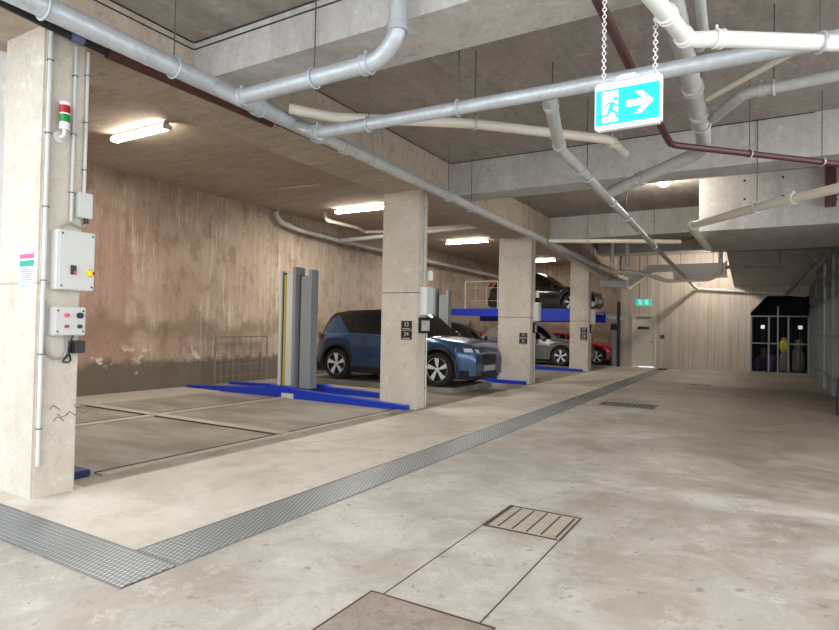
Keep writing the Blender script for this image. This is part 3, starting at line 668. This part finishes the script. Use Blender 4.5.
for o in list(C.objects):      # seat the fittings on the face of the white pillar
    if o.parent is None and o.name.split('.')[0] in ('wall_conduit', 'junction_box', 'control_box', 'socket_box', 'looped_cable', 'signal_tower'):
        o.location.y -= .04
    if o.name == 'wall_notice': o.location += Vector((.12, .023, 0))

# bay number plates & pillar equipment boxes
def plate(label, x, y, z0, z1, w, nums):
    t = thing('bay_number_plate', label, 'number plate', (x, y, z0))
    h = (z1-z0-.01)/2
    for k, n in enumerate(nums):
        a = z0 + (1-k)*(h+.01)
        p = obj('plate', B(x-w/2, x+w/2, y-.012, y-.001, a, a+h), M['platedark'], t)
        bm = text_bm(n, h*.68, (x, y-.014, a+h*.6), (1, 0, 0), (0, 0, 1), .001); box(bm, x-w*.36, x+w*.36, y-.015, y-.012, a+h*.1, a+h*.18)
        obj('number', bm, M['platetext'], p)
plate('pair of black bay number plates on the second pillar', -5.02, 8.14, 1.13, 1.44, .20, ('33', '34'))
plate('black bay number plates on the third pillar', -4.98, 13.54, .97, 1.24, .20, ('35', '36'))
plate('black bay number plates on the fourth pillar', -4.95, 19.11, 1.0, 1.42, .22, ('37', '38'))
for i, (yc, who) in enumerate(((8.3, 'second'), (13.7, 'third'), (19.27, 'fourth'))):
    x = (-4.81, -4.8, -4.8)[i]
    t = thing('lift_control_box', 'tall white lift control box on the %s pillar' % who, 'control box', (x, yc, 1.5))
    y0 = 8.20 if i == 0 else yc+.02
    obj('box_body', B(x, x+.12, y0, y0+.22, 1.54, 2.0, bevel=.006), M['white'], t); obj('box_lid', B(x+.12, x+.13, y0+.01, y0+.21, 1.55, 1.99), M['lightgrey'], t)
    t = thing('keypad_box', 'small framed grey keypad below the lift box on the %s pillar' % who, 'keypad', (x, yc, 1.25))
    obj('box_frame', B(x, x+.05, 8.16 if i == 0 else yc, yc+.15, 1.24, 1.50), M['black'], t); obj('keypad', B(x+.05, x+.06, (8.18 if i == 0 else yc+.02), yc+.13, 1.28, 1.45), M['greypipe'], t)
    t = thing('alarm_sounder', 'white round sounder above the lift box on the %s pillar' % who, 'sounder', (x, yc+.1, 2.2))
    obj('sounder_body', lathe(bmesh.new(), [(0, 0), (.05, 0), (.05, .14), (.03, .17), (0, .17)], (x+.06, yc+.12, 2.12), (0, 0, 1), 18), M['white'], t, smooth=True)
    obj('bracket_arm', T([(x, yc+.12, 2.17), (x+.06, yc+.12, 2.17)], .012), M['lightgrey'], t)
    vpipe('pillar_conduit', 'grey conduit down the face of the %s pillar' % who, 'conduit', x, yc-.02, 2.0, 3.58, .012, M['lightgrey'], 3)
    vpipe('pillar_conduit', 'lower grey conduit below the boxes on the %s pillar' % who, 'conduit', x, yc+.1, .02, 1.24, .012, M['lightgrey'], 2)

# ------------------------------------------------------------------ lifts
def rail(bm, y, w=.14, xr=-4.95, xl=-10.1, h=.17, xm=-7.6):
    prism(bm, [(xl, -.012), (xl, .035), (xm-.5, h-.02), (xm-.35, h+.03), (xm+.1, h+.03), (xm+.25, h-.01), (xr, .06), (xr, -.012)], 'y', y-w/2, y+w/2)
def lift_posts(t, x, y, H, s=1, z0=.1):
    def P(n, a, b, m, ya=0, yb=.12, top=H): obj(n, B(x+a, x+b, y+ya, y+yb, z0, top), M[m], t)
    P('post', 0, .06, 'postwhite'); P('chain_slot', .06, .10, 'postdark', .04, .1, H-.04); P('guide_strip', .10, .18, 'yellow', .03, .08, H-.08)
    P('post', .2, .44, 'postwhite', 0, .2, H-.05); P('post_flange', .40, .47, 'postgrey', -.05, .22, H+.06)
    P('chain_slot', .48, .56, 'postdark', .08, .16, H-.1); P('post', .54, .76, 'postgrey', .04, .22, H-.12); P('post_flange', .76, .84, 'postgrey', 0, .2, H)
t = thing('car_lift', 'car lift with grey posts and blue base rail beside the empty bay', 'car lift', (-7.9, 8.6, 0))
bm = bmesh.new(); rail(bm, 8.05, .14, -4.93, -10.3); obj('base_rail', bm, M['blue'], t)
bm = bmesh.new(); rail(bm, 9.08, .14, -5.62, -10.2, .12); obj('base_rail', bm, M['blue'], t)
lift_posts(t, -8.33, 8.6, 2.42)
obj('rail_shim', B(-7.6, -7.32, 7.955, 7.98, -.012, .075), M['lightgrey'], t)
t = thing('car_lift', 'grey lift posts behind the denim blue car by the third pillar', 'car lift', (-7.9, 14.0, 0))
bm = None
bm = bmesh.new(); rail(bm, 13.98, .12, -4.9, -10.1, .14); obj('base_rail', bm, M['blue'], t)
bm = B(-5.9, -4.86, 13.38, 13.50, -.01, .07); obj('base_rail', bm, M['blue'], t)
lift_posts(t, -8.0, 13.7, 2.34)
obj('parking_deck', B(-9.3, -5.35, 10.52, 12.5, -.012, .099), M['bayfloor'], t)
obj('parking_deck', B(-9.7, -6.0, 14.08, 15.85, -.012, .079), M['bayfloor'], t)
t = thing('car_lift', 'raised blue lift platform carrying the black car', 'car lift', (-7.4, 20.8, 0))
bm = bmesh.new(); prism(bm, [(-10.1, 1.80), (-7.8, 1.76), (-6.8, 1.62), (-4.9, 1.62), (-4.9, 2.05), (-10.1, 2.05)], 'y', 19.5, 19.62)
obj('platform_beam', bm, M['blue'], t)
obj('platform_beam', B(-10.0, -4.9, 22.0, 22.12, 1.62, 2.0), M['blue'], t)
obj('platform_deck', B(-9.9, -4.95, 19.62, 22.0, 1.90, 1.949), M['dirtysteel'], t)
bm = bmesh.new(); rail(bm, 18.8, .14, -4.9, -10.1, .14); obj('base_rail', bm, M['blue'], t)
obj('parking_deck', B(-9.9, -5.5, 19.5, 22.0, -.012, .079), M['bayfloor'], t)
obj('post', B(-7.35, -7.15, 19.2, 19.4, 0, 2.5), M['postgrey'], t); obj('post', B(-7.05, -6.85, 19.2, 19.4, 0, 2.5), M['postwhite'], t)
t = thing('car_lift', 'far car lift with a pale beam beyond the fourth pillar', 'car lift', (-4.9, 22, 0))
obj('platform_beam', prism(bmesh.new(), [(-9.0, 2.2), (-4.25, 1.72), (-4.25, 1.84), (-9.0, 2.35)], 'y', 22.3, 22.4), M['lightgrey'], t)
obj('post', B(-4.72, -4.56, 22.3, 22.45, 0, 1.35), M['postgrey'], t); obj('post', B(-4.55, -4.45, 22.3, 22.45, 0, 2.4), M['postdark'], t)
t = thing('charger_unit', 'dark charger unit on the low grey post in the far bay', 'charger', (-4.7, 22.3, 1.36))
obj('unit_body', B(-4.78, -4.56, 22.26, 22.44, 1.351, 1.56, bevel=.02), M['black'], t); obj('unit_cap', B(-4.74, -4.60, 22.25, 22.42, 1.56, 1.60), M['postdark'], t)
tag(obj('rail_end', B(-5.45, -5.04, 2.74, 2.95, -.012, .045, bevel=.01), M['navy']), 'dark blue rail end on the floor beside the white pillar', 'lift rail')

def wire_frame(label, P0, P1, z0, z1, m='wire', nv=9, nh=4, r=.006):
    t = thing('mesh_guard', label, 'mesh guard', P0)
    a, b = Vector(P0), Vector(P1)
    def at(s, z): p = a.lerp(b, s); return (p.x, p.y, z)
    bm = bmesh.new(); tube(bm, [at(0, z0), at(0, z1), at(1, z1), at(1, z0)], .018, seg=8, bend=.04); obj('guard_frame', bm, M[m], t, smooth=True)
    bm = bmesh.new()
    for k in range(1, nv): tube(bm, [at(k/nv, z0), at(k/nv, z1)], r if k % 3 else r*2, seg=6)
    for k in range(nh): z = z0+(z1-z0)*(k+.5)/nh; tube(bm, [at(0, z), at(1, z)], r, seg=6)
    obj('wire_mesh', bm, M[m], t)
    for s in (0, 1): obj('leg', T([at(s, -.01 if z0 < .2 else z0-.049), at(s, z0)], .018, seg=8), M[m], t)
wire_frame('low wire mesh guard standing against the stained wall', (-10.25, 8.66, 0), (-10.25, 10.2, 0), .03, 1.05)
wire_frame('pale wire guard on the raised blue platform', (-9.5, 19.56, 2.05), (-8.2, 19.56, 2.05), 2.1, 3.06, 'cream', 3, 2)

# ------------------------------------------------------------------ cars (nose towards +x)
def interp(pts, x):
    if x <= pts[0][0]: return pts[0][1]
    for (a, b), (c, d) in zip(pts, pts[1:]):
        if x <= c:
            t = (x-a)/(c-a); t = t*t*(3-2*t)*.5 + t*.5; return b+(d-b)*t
    return pts[-1][1]
def loft(grid, faces_mat=None, keep=None):
    bm = bmesh.new(); V = [[bm.verts.new(p) for p in row] for row in grid]
    for i in range(len(V)-1):
        for j in range(len(V[i])-1):
            if keep and not keep(i, j): continue
            try: bm.faces.new((V[i][j], V[i][j+1], V[i+1][j+1], V[i+1][j]))
            except ValueError: pass
    bmesh.ops.remove_doubles(bm, verts=bm.verts, dist=.0005)
    loose = [v for v in bm.verts if not v.link_faces]; bmesh.ops.delete(bm, geom=loose, context='VERTS')
    return bm
def make_car(name, label, x_nose, y_c, z_g, S, paint, roofm, top, roof, L=4.4, W=1.84, wb=2.7, fo=.86, R=.36, clad=None, spokes=5, lamp_z=.72, tail_z=.95, detail=True, glass_x=None):
    """top: shoulder/hood line (x from tail, z); roof: (x, z) of the greenhouse crest from tail to cowl"""
    t = thing(name, label, 'car', (x_nose-L*S/2, y_c, z_g))
    O = Vector((x_nose-L*S, y_c, z_g))
    g = lambda x, y, z: tuple(O+Vector((x, y, z))*S)
    xf = L-fo; xr = xf-wb; ra = R+.055; sill = .21
    def zbot(x):
        z = sill if fo*.3 < x < L-fo*.3 else sill+.04
        for c in (xf, xr):
            if abs(x-c) < ra: z = max(z, R + math.sqrt(max(0, ra*ra-(x-c)**2)))
        return z
    xs = set([0, .02, .06, .14, .25, .4, L, L-.02, L-.06, L-.14, L-.25, L-.4])
    for c in (xf, xr):
        for k in range(17): xs.add(round(c-ra*math.cos(PI*k/16), 4))
        xs.add(round(c-ra-.002, 4)); xs.add(round(c+ra+.002, 4))
    x = 0
    while x < L: xs.add(round(x, 3)); x += .12
    xs = sorted(xs)
    def hw(x, k):   # half width, k 0..1 up the side
        e = min(x, L-x); p = 1 - .26*max(0, 1-e/.75)**2.4
        v = .965 + .035*math.sin(min(1, k*1.35)*PI*.5) - .075*max(0, k-.72)/.28
        if e > .5: v -= .018*math.exp(-((k-.38)/.16)**2)
        return W/2*p*v
    rows = [0, .08, .18, .3, .42, .55, .66, .74, .82, .9, .96, 1]
    grid = []
    for x in xs:
        zb, zt = zbot(x), interp(top, x)
        e = min(x, L-x)
        row = []
        for k in rows: row.append((x, hw(x, k), zb+(zt-zb)*k))
        yt = row[-1][1]
        for f, dz in ((.93, .022), (.75, .035), (.4, .05), (0, .055)):
            row.append((x, yt*f, zt+dz*(1 if e > .1 else e/.1)))
        full = row + [(a, -b, c) for a, b, c in row[::-1][1:]]
        grid.append([g(*p) for p in full])
    n = len(rows)
    bm = loft(grid)
    # end caps
    for gi in (0, -1):
        pts = grid[gi]; V = [bm.verts.new(p) for p in pts]; bm.faces.new(V)
    bmesh.ops.remove_doubles(bm, verts=bm.verts, dist=.0005)
    body = obj('body_shell', bm, M[paint], t, smooth=True, angle=35)
    bm = B(*(0,)*6) if False else bmesh.new()
    a, b = g(.12, -W/2*.9, .17), g(L-.12, W/2*.9, .36)
    box(bm, a[0], b[0], a[1], b[1], a[2], b[2])
    for c in (xf, xr):
        for s in (-1, 1):
            lathe(bm, [(ra*S*1.0, 0), (ra*S, -.34*S)], g(c, s*W/2*.93, R), (0, s, 0), 24)
            lathe(bm, [(.0, -.33*S), (ra*S, -.33*S)], g(c, s*W/2*.93, R), (0, s, 0), 24)
    for v in bm.verts: v.co.z = max(v.co.z, z_g+.17*S)      # the arch liners stay above the sill
    obj('underbody', bm, M['black'], t)
    # greenhouse
    xs2 = sorted(set([roof[0][0] + (roof[-1][0]-roof[0][0])*k/64 for k in range(65)] + [p[0] for p in roof]))
    zr = lambda x: interp(roof, x)
    grid = []
    for x in xs2:
        zt = interp(top, x); z = max(zr(x), zt+.005); h = z-zt
        hmax = max(r[1] for r in roof)-zt
        yb = hw(x, 1)*.985; row = []
        yr = yb - .20*W/1.84*min(1, h/.55); x_rwb = glass_x[0]
        of = .5*(max(0, min(1, (x-roof[0][0])/max(.05, x_rwb-roof[0][0]))) if x < x_rwb else max(0, 1-(x-x_rwb)/1.4))
        for k in (0, .06, .19, .32, .45, .58, .71, .84, .95, 1): xe = x+of*(1-k); ze = interp(top, xe)-.01; row.append((xe, hw(xe, 1)*.985 + (yr-hw(xe, 1)*.985)*k, ze+(z-.03-ze)*k))
        for f, dz in ((.94, .0), (.8, .018), (.45, .035), (0, .04)): row.append((x, yr*f, z-.03+dz))
        full = row + [(a, -b, c) for a, b, c in row[::-1][1:]]; grid.append([g(*p) for p in full])
    x_rw, x_rt, x_wt, x_wb = glass_x
    nr = len(grid[0])
    KR = (0, .06, .19, .32, .45, .58, .71, .84)
    def region(i, j):
        x = (xs2[i]+xs2[i+1])/2; left = j < nr//2; jj = j if left else nr-2-j
        if jj >= 9:
            if x > x_wt: return 'front'
            if x < x_rt: return 'rear'
            return 'roof'
        if 1 <= jj <= 6:
            if x < x_rw: return 'quarterL' if left else 'quarterR'
            if x < x_wb and abs(x-(x_rw+.42)) > .03 and abs(x-(x_rw+1.25)) > .035: return 'sideL' if left else 'sideR'
            return 'roof'
        return ('quarterL' if left else 'quarterR') if jj == 0 and x < x_wt else 'roof'
    for rn, nm, mm in (('roof', 'roof', roofm), ('quarterL', 'quarter_panel', paint), ('quarterR', 'quarter_panel', paint), ('front', 'windscreen', 'glass'), ('rear', 'rear_window', 'glass'), ('sideL', 'side_window', 'glass'), ('sideR', 'side_window', 'glass')):
        bm = loft(grid, keep=lambda i, j, rn=rn: region(i, j) == rn)
        if len(bm.faces): obj(nm, bm, M[mm], t, smooth=True, angle=45)
        else: bm.free()
    # wheels
    for c in (xf, xr):
        for s in (-1, 1):
            yo = s*(W/2-.015)
            cc = g(c, yo, R); r = R*S
            w = lathe(bmesh.new(), [(r*.66, 0), (r*.72, .012*S), (r*.93, .006*S), (r, -.035*S), (r, -.19*S), (r*.9, -.22*S), (r*.6, -.22*S)], cc, (0, s, 0), 40)
            wo = obj('wheel', w, M['rubber'], t, smooth=True, angle=50)
            bm = bmesh.new(); lathe(bm, [(r*.70, .002), (r*.68, .01*S), (r*.665, -.01*S)], cc, (0, s, 0), 40)
            for k in range(spokes):
                a0 = 2*PI*k/spokes + .3; ca = Vector((math.cos(a0), 0, math.sin(a0))); cb = Vector((-math.sin(a0), 0, math.cos(a0)))
                P = Vector(cc); N = Vector((0, s, 0))
                q = [P+ca*r*.16+cb*r*.05, P+ca*r*.66+cb*r*.20, P+ca*r*.62-cb*r*.08, P+ca*r*.16-cb*r*.05]
                f1 = [bm.verts.new(v+N*(.002)*S) for v in q]; f0 = [bm.verts.new(v-N*.03*S) for v in q]
                bm.faces.new(f1); bm.faces.new(f0[::-1])
                for i in range(4): bm.faces.new((f1[i], f0[i], f0[(i+1) % 4], f1[(i+1) % 4]))
            lathe(bm, [(0, .01*S), (r*.12, .008*S), (r*.14, -.02*S)], cc, (0, s, 0), 16)
            obj('rim', bm, M['alloy'], wo)
            obj('brake_disc', lathe(bmesh.new(), [(0, -.06*S), (r*.62, -.06*S)], cc, (0, s, 0), 32), M['black'], wo)
            if clad:
                bm = bmesh.new(); pts = [g(c-(ra+.025)*math.cos(PI*k/20 - .0), s*(hw(c, .3)+.004), R+(ra+.025)*math.sin(PI*k/20)) for k in range(-1, 22)]
                tube(bm, pts, .034*S, seg=8); obj('arch_trim', bm, M[clad], t, smooth=True)
    if clad:
        for s in (-1, 1):
            a, b = g(xr+ra, s*(W/2*.955), .2), g(xf-ra, s*(W/2*.985), .33)
            obj('sill_trim', B(a[0], b[0], min(a[1], b[1]), max(a[1], b[1]), a[2], b[2], bevel=.01), M[clad], t)
    # lamps, grille, plate
    for s in (-1, 1):
        bm = bmesh.new()
        xx = L-.20; pts = [(xx, s*(hw(xx, .75)+.004), lamp_z), (xx+.12, s*(hw(xx+.12, .75)+.004), lamp_z), (L-.01, s*(hw(L-.01, .75)*.86), lamp_z-.02), (L+.004, s*W*.27, lamp_z-.03)]
        lo = [bm.verts.new(g(*p)) for p in pts]; hi = [bm.verts.new(g(p[0]-.03, p[1], p[2]+.075)) for p in pts]
        for i in range(3): bm.faces.new((lo[i], lo[i+1], hi[i+1], hi[i]))
        obj('headlamp', bm, M['lamp'], t, smooth=True)
        bm = bmesh.new(); a = hw(.1, .7)
        pts = [(.22, s*(hw(.22, .7)+.006), tail_z), (.08, s*(hw(.08, .7)+.006), tail_z), (-.008, s*hw(0, .7)*.95, tail_z), (-.01, s*W*.3, tail_z)]
        lo = [bm.verts.new(g(*p)) for p in pts]; hi = [bm.verts.new(g(p[0]+.02, p[1]*.99, p[2]+.15)) for p in pts]
        for i in range(3): bm.faces.new((lo[i], lo[i+1], hi[i+1], hi[i]))
        obj('tail_lamp', bm, M['tail'], t, smooth=True)
        # mirror
        xm = roof[-1][0]-.30; zm = interp(top, xm)+.07
        bm = bmesh.new(); p = g(xm, s*(hw(xm, 1)+.06), zm)
        bmesh.ops.create_uvsphere(bm, u_segments=12, v_segments=8, radius=1, matrix=Matrix.Translation(p) @ Matrix.Diagonal((.09*S, .11*S, .075*S, 1)))
        obj('wing_mirror', bm, M[roofm], t, smooth=True)
        # door seams + handle
        for xd in (xr+ra+.42, (xr+xf)/2+.30, xf-ra-.10):
            if not detail: break
            ks = [.12+.08*i for i in range(12)]
            bm = bmesh.new(); tube(bm, [g(xd+(.0), s*(hw(xd, k)+.0005), sill+(interp(top, xd)-sill)*k) for k in ks if k <= 1], .004*S, seg=6); obj('door_seam', bm, M['black'], t)
        for xd in ((xr+xf)/2+.12, xr+ra+.30):
            zz = interp(top, xd)-.13; k = (zz-sill)/(interp(top, xd)-sill)
            obj('door_handle', T([g(xd-.1, s*(hw(xd, k)+.012), zz), g(xd+.1, s*(hw(xd, k)+.012), zz)], .013*S, seg=8), M[paint], t, smooth=True)
    p0, p1 = g(L-.02, -.34, .46), g(L+.012, .34, .68)
    obj('grille', B(p0[0], p1[0], p0[1], p1[1], p0[2], p1[2], bevel=.008), M['black'], t)
    p0, p1 = g(L-.02, -.26, .34), g(L+.03, .26, .45)
    obj('licence_plate', B(p0[0], p1[0], p0[1], p1[1], p0[2], p1[2]), M['plate'], t)
    p0, p1 = g(L-.1, -.42, .2), g(L+.008, .42, .32)
    obj('lower_grille', B(p0[0], p1[0], p0[1], p1[1], p0[2], p1[2], bevel=.008), M['black'], t)
    p0, p1 = g(-.02, -.7, .22), g(.06, .7, .55)
    obj('rear_bumper_trim', B(p0[0], p1[0], p0[1], p1[1], p0[2], p1[2], bevel=.02), M['black'], t)
    return t
suv_top = [(0, .78), (.05, .95), (.15, 1.03), (1.0, 1.06), (2.9, 1.0), (3.3, .99), (3.8, .93), (4.12, .85), (4.22, .70)]
suv_roof = [(.12, 1.03), (.42, 1.50), (.55, 1.57), (1.0, 1.625), (1.9, 1.65), (2.45, 1.60), (3.25, 1.0)]
blue = make_car('denim_blue_suv', 'denim blue compact suv with black roof parked on the lift bay', -4.99, 11.5, .1, 1.0, 'paintblue', 'blackp', suv_top, suv_roof, L=4.22, W=1.86, wb=2.66, fo=.78, R=.36, clad='black', tail_z=.93, lamp_z=.74, glass_x=(.62, .52, 2.42, 2.95))
hatch_top = [(0, .62), (.05, .85), (.2, .92), (1.2, .92), (2.6, .90), (3.0, .87), (3.7, .77), (3.95, .68), (4.05, .55)]
hatch_roof = [(.15, .92), (.55, 1.28), (.8, 1.38), (1.5, 1.44), (1.95, 1.41), (2.9, .88)]
make_car('maroon_hatchback', 'maroon hatchback half hidden behind the denim blue car', -5.55, 14.95, .08, 1.0, 'maroon', 'maroon', hatch_top, hatch_roof, L=4.05, W=1.7, wb=2.45, fo=.82, R=.31, glass_x=(.7, .62, 1.9, 2.7))
make_car('silver_grey_coupe', 'silver grey coupe under the raised blue platform', -5.08, 20.55, .08, 1.0, 'silverp', 'silverp', hatch_top, hatch_roof, L=4.05, W=1.78, wb=2.5, fo=.80, R=.33, lamp_z=.6, glass_x=(.7, .62, 1.9, 2.7))
make_car('black_hatchback', 'black hatchback up on the raised blue platform', -4.80, 20.6, 1.95, .97, 'blackp', 'blackp', hatch_top, [(a, b*1.03) for a, b in hatch_roof], L=4.05, W=1.78, wb=2.5, fo=.80, R=.33, glass_x=(.7, .62, 1.9, 2.7))
make_car('bright_red_hatchback', 'bright red hatchback beyond the fourth pillar', -4.62, 23.6, -.012, .97, 'redp', 'redp', hatch_top, [(a, .92+(b-.92)*.72) for a, b in hatch_roof], L=4.05, W=1.75, wb=2.5, fo=.80, R=.33, glass_x=(.7, .62, 1.9, 2.7))
# xc-style fog recess strip
# ------------------------------------------------------------------ cage gate, store contents, fence
t = thing('cage_gate', 'pale steel framed cage gate closing the dark store', 'gate', (.6, YE, 0))
bm = bmesh.new()
for x in (-.22, .30, .86, 1.42): box(bm, x-.025, x+.025, YE-.07, YE-.02, .0, 1.95)
for z in (.02, 1.0, 1.92): box(bm, -.22, 1.42, YE-.07, YE-.02, z-.02, z+.02)
obj('gate_frame', bm, M['cage'], t)
bm = bmesh.new()
x = -.15
while x < 1.4: tube(bm, [(x, YE-.045, .02), (x, YE-.045, 1.92)], .004, seg=5); x += .11
z = .12
while z < 1.9: tube(bm, [(-.2, YE-.045, z), (1.4, YE-.045, z)], .003, seg=5); z += .22
obj('wire_mesh', bm, M['postdark'], t)
obj('post', B(.54, .58, YE-.1, YE-.06, 0, 2.25), M['cage'], t)
def lump(name, label, cat, x0, x1, y, dy, z0, z1, mat, seed=0):
    bm = bmesh.new(); bmesh.ops.create_icosphere(bm, subdivisions=3, radius=1)
    rnd = random.Random(seed); ph = [rnd.uniform(0, 6) for _ in range(6)]
    for v in bm.verts:
        n = 1 + .14*math.sin(3*v.co.x+ph[0])*math.sin(4*v.co.z+ph[1]) + .09*math.sin(7*v.co.y+ph[2]+3*v.co.z)
        v.co = Vector((v.co.x*n, v.co.y*n, max(-.8, min(.86, v.co.z))))
    lo = [min(v.co[i] for v in bm.verts) for i in range(3)]; hi = [max(v.co[i] for v in bm.verts) for i in range(3)]
    A, E = (x0, y-dy, z0), (x1, y+dy, z1)
    for v in bm.verts: v.co = Vector([A[i]+(v.co[i]-lo[i])/(hi[i]-lo[i])*(E[i]-A[i]) for i in range(3)])
    return tag(obj(name, bm, M[mat], smooth=True, angle=80), label, cat)
yb = YE+.85
lump('stuffed_bag', 'small purple bag beside the wall side gate post', 'bag', -.2, .14, yb, .2, 0, .5, 'purple', 3)
lump('stuffed_bag', 'larger purple bag on the floor behind the cage gate', 'bag', .17, .54, yb, .2, 0, .6, 'purple', 2)
lump('stuffed_bag', 'grey bundle under the yellow bag', 'bundle', .58, .96, yb, .2, 0, .68, 'greycloth', 4)
lump('stuffed_bag', 'lumpy yellow bag on top of the heap behind the cage gate', 'bag', .62, .92, yb, .16, .68, 1.2, 'yellowc', 1)
lump('stuffed_bag', 'grey bundle near the fence behind the gate', 'bundle', 1.0, 1.38, yb, .2, 0, .85, 'greycloth', 5)
lump('stuffed_bag', 'brown bundle on top of the grey bundle near the fence', 'bag', 1.03, 1.35, yb, .16, .85, 1.15, 'card', 8)
lump('stuffed_bag', 'dark grey bundle standing behind the two purple bags', 'bundle', .0, .32, yb+.55, .2, 0, .8, 'greycloth', 7)
for (x, l) in ((.12, 'small white plate glowing like a lamp high behind the cage gate'), (1.22, 'white plate glowing like a lamp behind the cage gate near the fence')):
    tag(obj('lamp_glow_plate', B(x-.06, x+.06, YE+.5, YE+.52, 1.50, 1.62, bevel=.005), M['signwhite']), l, 'plate')  # glowing material on each plate stands in for a small lamp glow
    o = obj('pole', T([(x, YE+.5355, 0), (x, YE+.5355, 1.6)], .015, seg=8), M['joint']); tag(o, 'thin dark pole carrying the ' + ('plate beside the wall' if x < .5 else 'plate beside the fence'), 'pole')
bays = [(11.9, 13.75), (13.75, 15.6), (15.6, 17.5), (17.5, 20.1), (20.1, 22.75)]
names = ['nearest to the frame edge', 'second along from the near end', 'ending at the pale tall post', 'beyond the pale tall post', 'meeting the cage gate']
for (a, b), l in zip(bays, names):
    t = thing('palisade_panel', 'grey steel palisade fence panel ' + l, 'fence', (1.42, (a+b)/2, 0))
    bm = bmesh.new()
    n = int((b-a)/.30)
    for k in range(n):
        y = a+.08+(b-a-.14)*k/n; h = 2.12
        prism(bm, [(y-.035, .03), (y+.035, .03), (y+.035, h-.06), (y, h), (y-.035, h-.06)], 'x', 1.40, 1.412)
    obj('pales', bm, M['fence'], t)
    top = 3.17 if a < 20 else 2.92; a0, b0 = a+.032, b-.032
    obj('fence_rail', B(1.412, 1.45, a0, b0, .35, .41), M['fence'], t); obj('fence_rail', B(1.412, 1.45, a0, b0, 1.28, 1.34), M['cage'], t); 
    obj('fence_post', B(1.39, 1.46, a-.03, a+.03, 0, top), M['cage'] if l.startswith('beyond') else M['fence'], t)
    bm = bmesh.new(); z0, z1 = 2.17, top-.05; s = .55; y = a - (z1-z0)
    while y < b:
        for sg in (1, -1):
            ya, yb2 = (y, y+(z1-z0)) if sg > 0 else (y+(z1-z0), y)
            # clip to panel
            pa, pb = Vector((1.43, ya, z0)), Vector((1.43, yb2, z1)); pts = []
            for q_ in (0, 1): pts.append(q_)
            d = pb-pa; t0, t1 = 0, 1
            if abs(d.y) > 1e-6:
                u0, u1 = (a0+.02-pa.y)/d.y, (b0-.02-pa.y)/d.y
                if u0 > u1: u0, u1 = u1, u0
                t0, t1 = max(t0, u0), min(t1, u1)
            if t1-t0 > .05: tube(bm, [pa+d*t0, pa+d*t1], .016, seg=4)
        y += s
    obj('diamond_mesh', bm, M['fence'], t)
    bm = B(1.41, 1.45, a0, b0, 2.13, 2.17); box(bm, 1.41, 1.45, a0, b0, top-.05, top-.01); obj('mesh_frame', bm, M['fence'], t)
tag(obj('black_barrier_post', T([(1.16, 11.9, 0), (1.16, 11.9, .4), (1.20, 11.9, .8), (1.22, 11.9, 1.6)], .03, bend=.1), M['black'], smooth=True), 'black bent barrier post in front of the palisade fence', 'post')
tag(obj('door_mat', B(-.55, .15, 18.6, 18.75, 0, .006), M['strip']), 'pale narrow strip lying on the floor before the cage gate', 'strip')

# ------------------------------------------------------------------ world, camera, view
w = bpy.data.worlds.new('World'); bpy.context.scene.world = w; w.use_nodes = True
bg = w.node_tree.nodes['Background']; bg.inputs['Color'].default_value = (.86, .93, 1.0, 1); bg.inputs['Strength'].default_value = 3.5
F, YAW, PIT, ROL, HC = 577.8, .530898, .0198786, .0188144, 1.35
cy, sy = math.cos(YAW), math.sin(YAW)
f = Vector((-sy*math.cos(PIT), cy*math.cos(PIT), math.sin(PIT))); r = Vector((cy, sy, 0)); u = r.cross(f)
r2 = math.cos(ROL)*r + math.sin(ROL)*u; u2 = -math.sin(ROL)*r + math.cos(ROL)*u
cam = bpy.data.cameras.new('camera'); cam.sensor_fit = 'HORIZONTAL'; cam.sensor_width = 36; cam.lens = F/839*36; cam.clip_start = .05; cam.clip_end = 200
co = bpy.data.objects.new('camera', cam); C.objects.link(co)
mw = Matrix((r2, u2, -f)).transposed().to_4x4(); mw.translation = Vector((0, 0, HC)); co.matrix_world = mw
sc = bpy.context.scene; sc.camera = co
sc.view_settings.view_transform = 'Standard'; sc.view_settings.look = 'None'; sc.view_settings.gamma = 1; sc.view_settings.use_curve_mapping = False
sc.view_settings.exposure = 0.12
sc.cycles.max_bounces = 10; sc.cycles.diffuse_bounces = 6
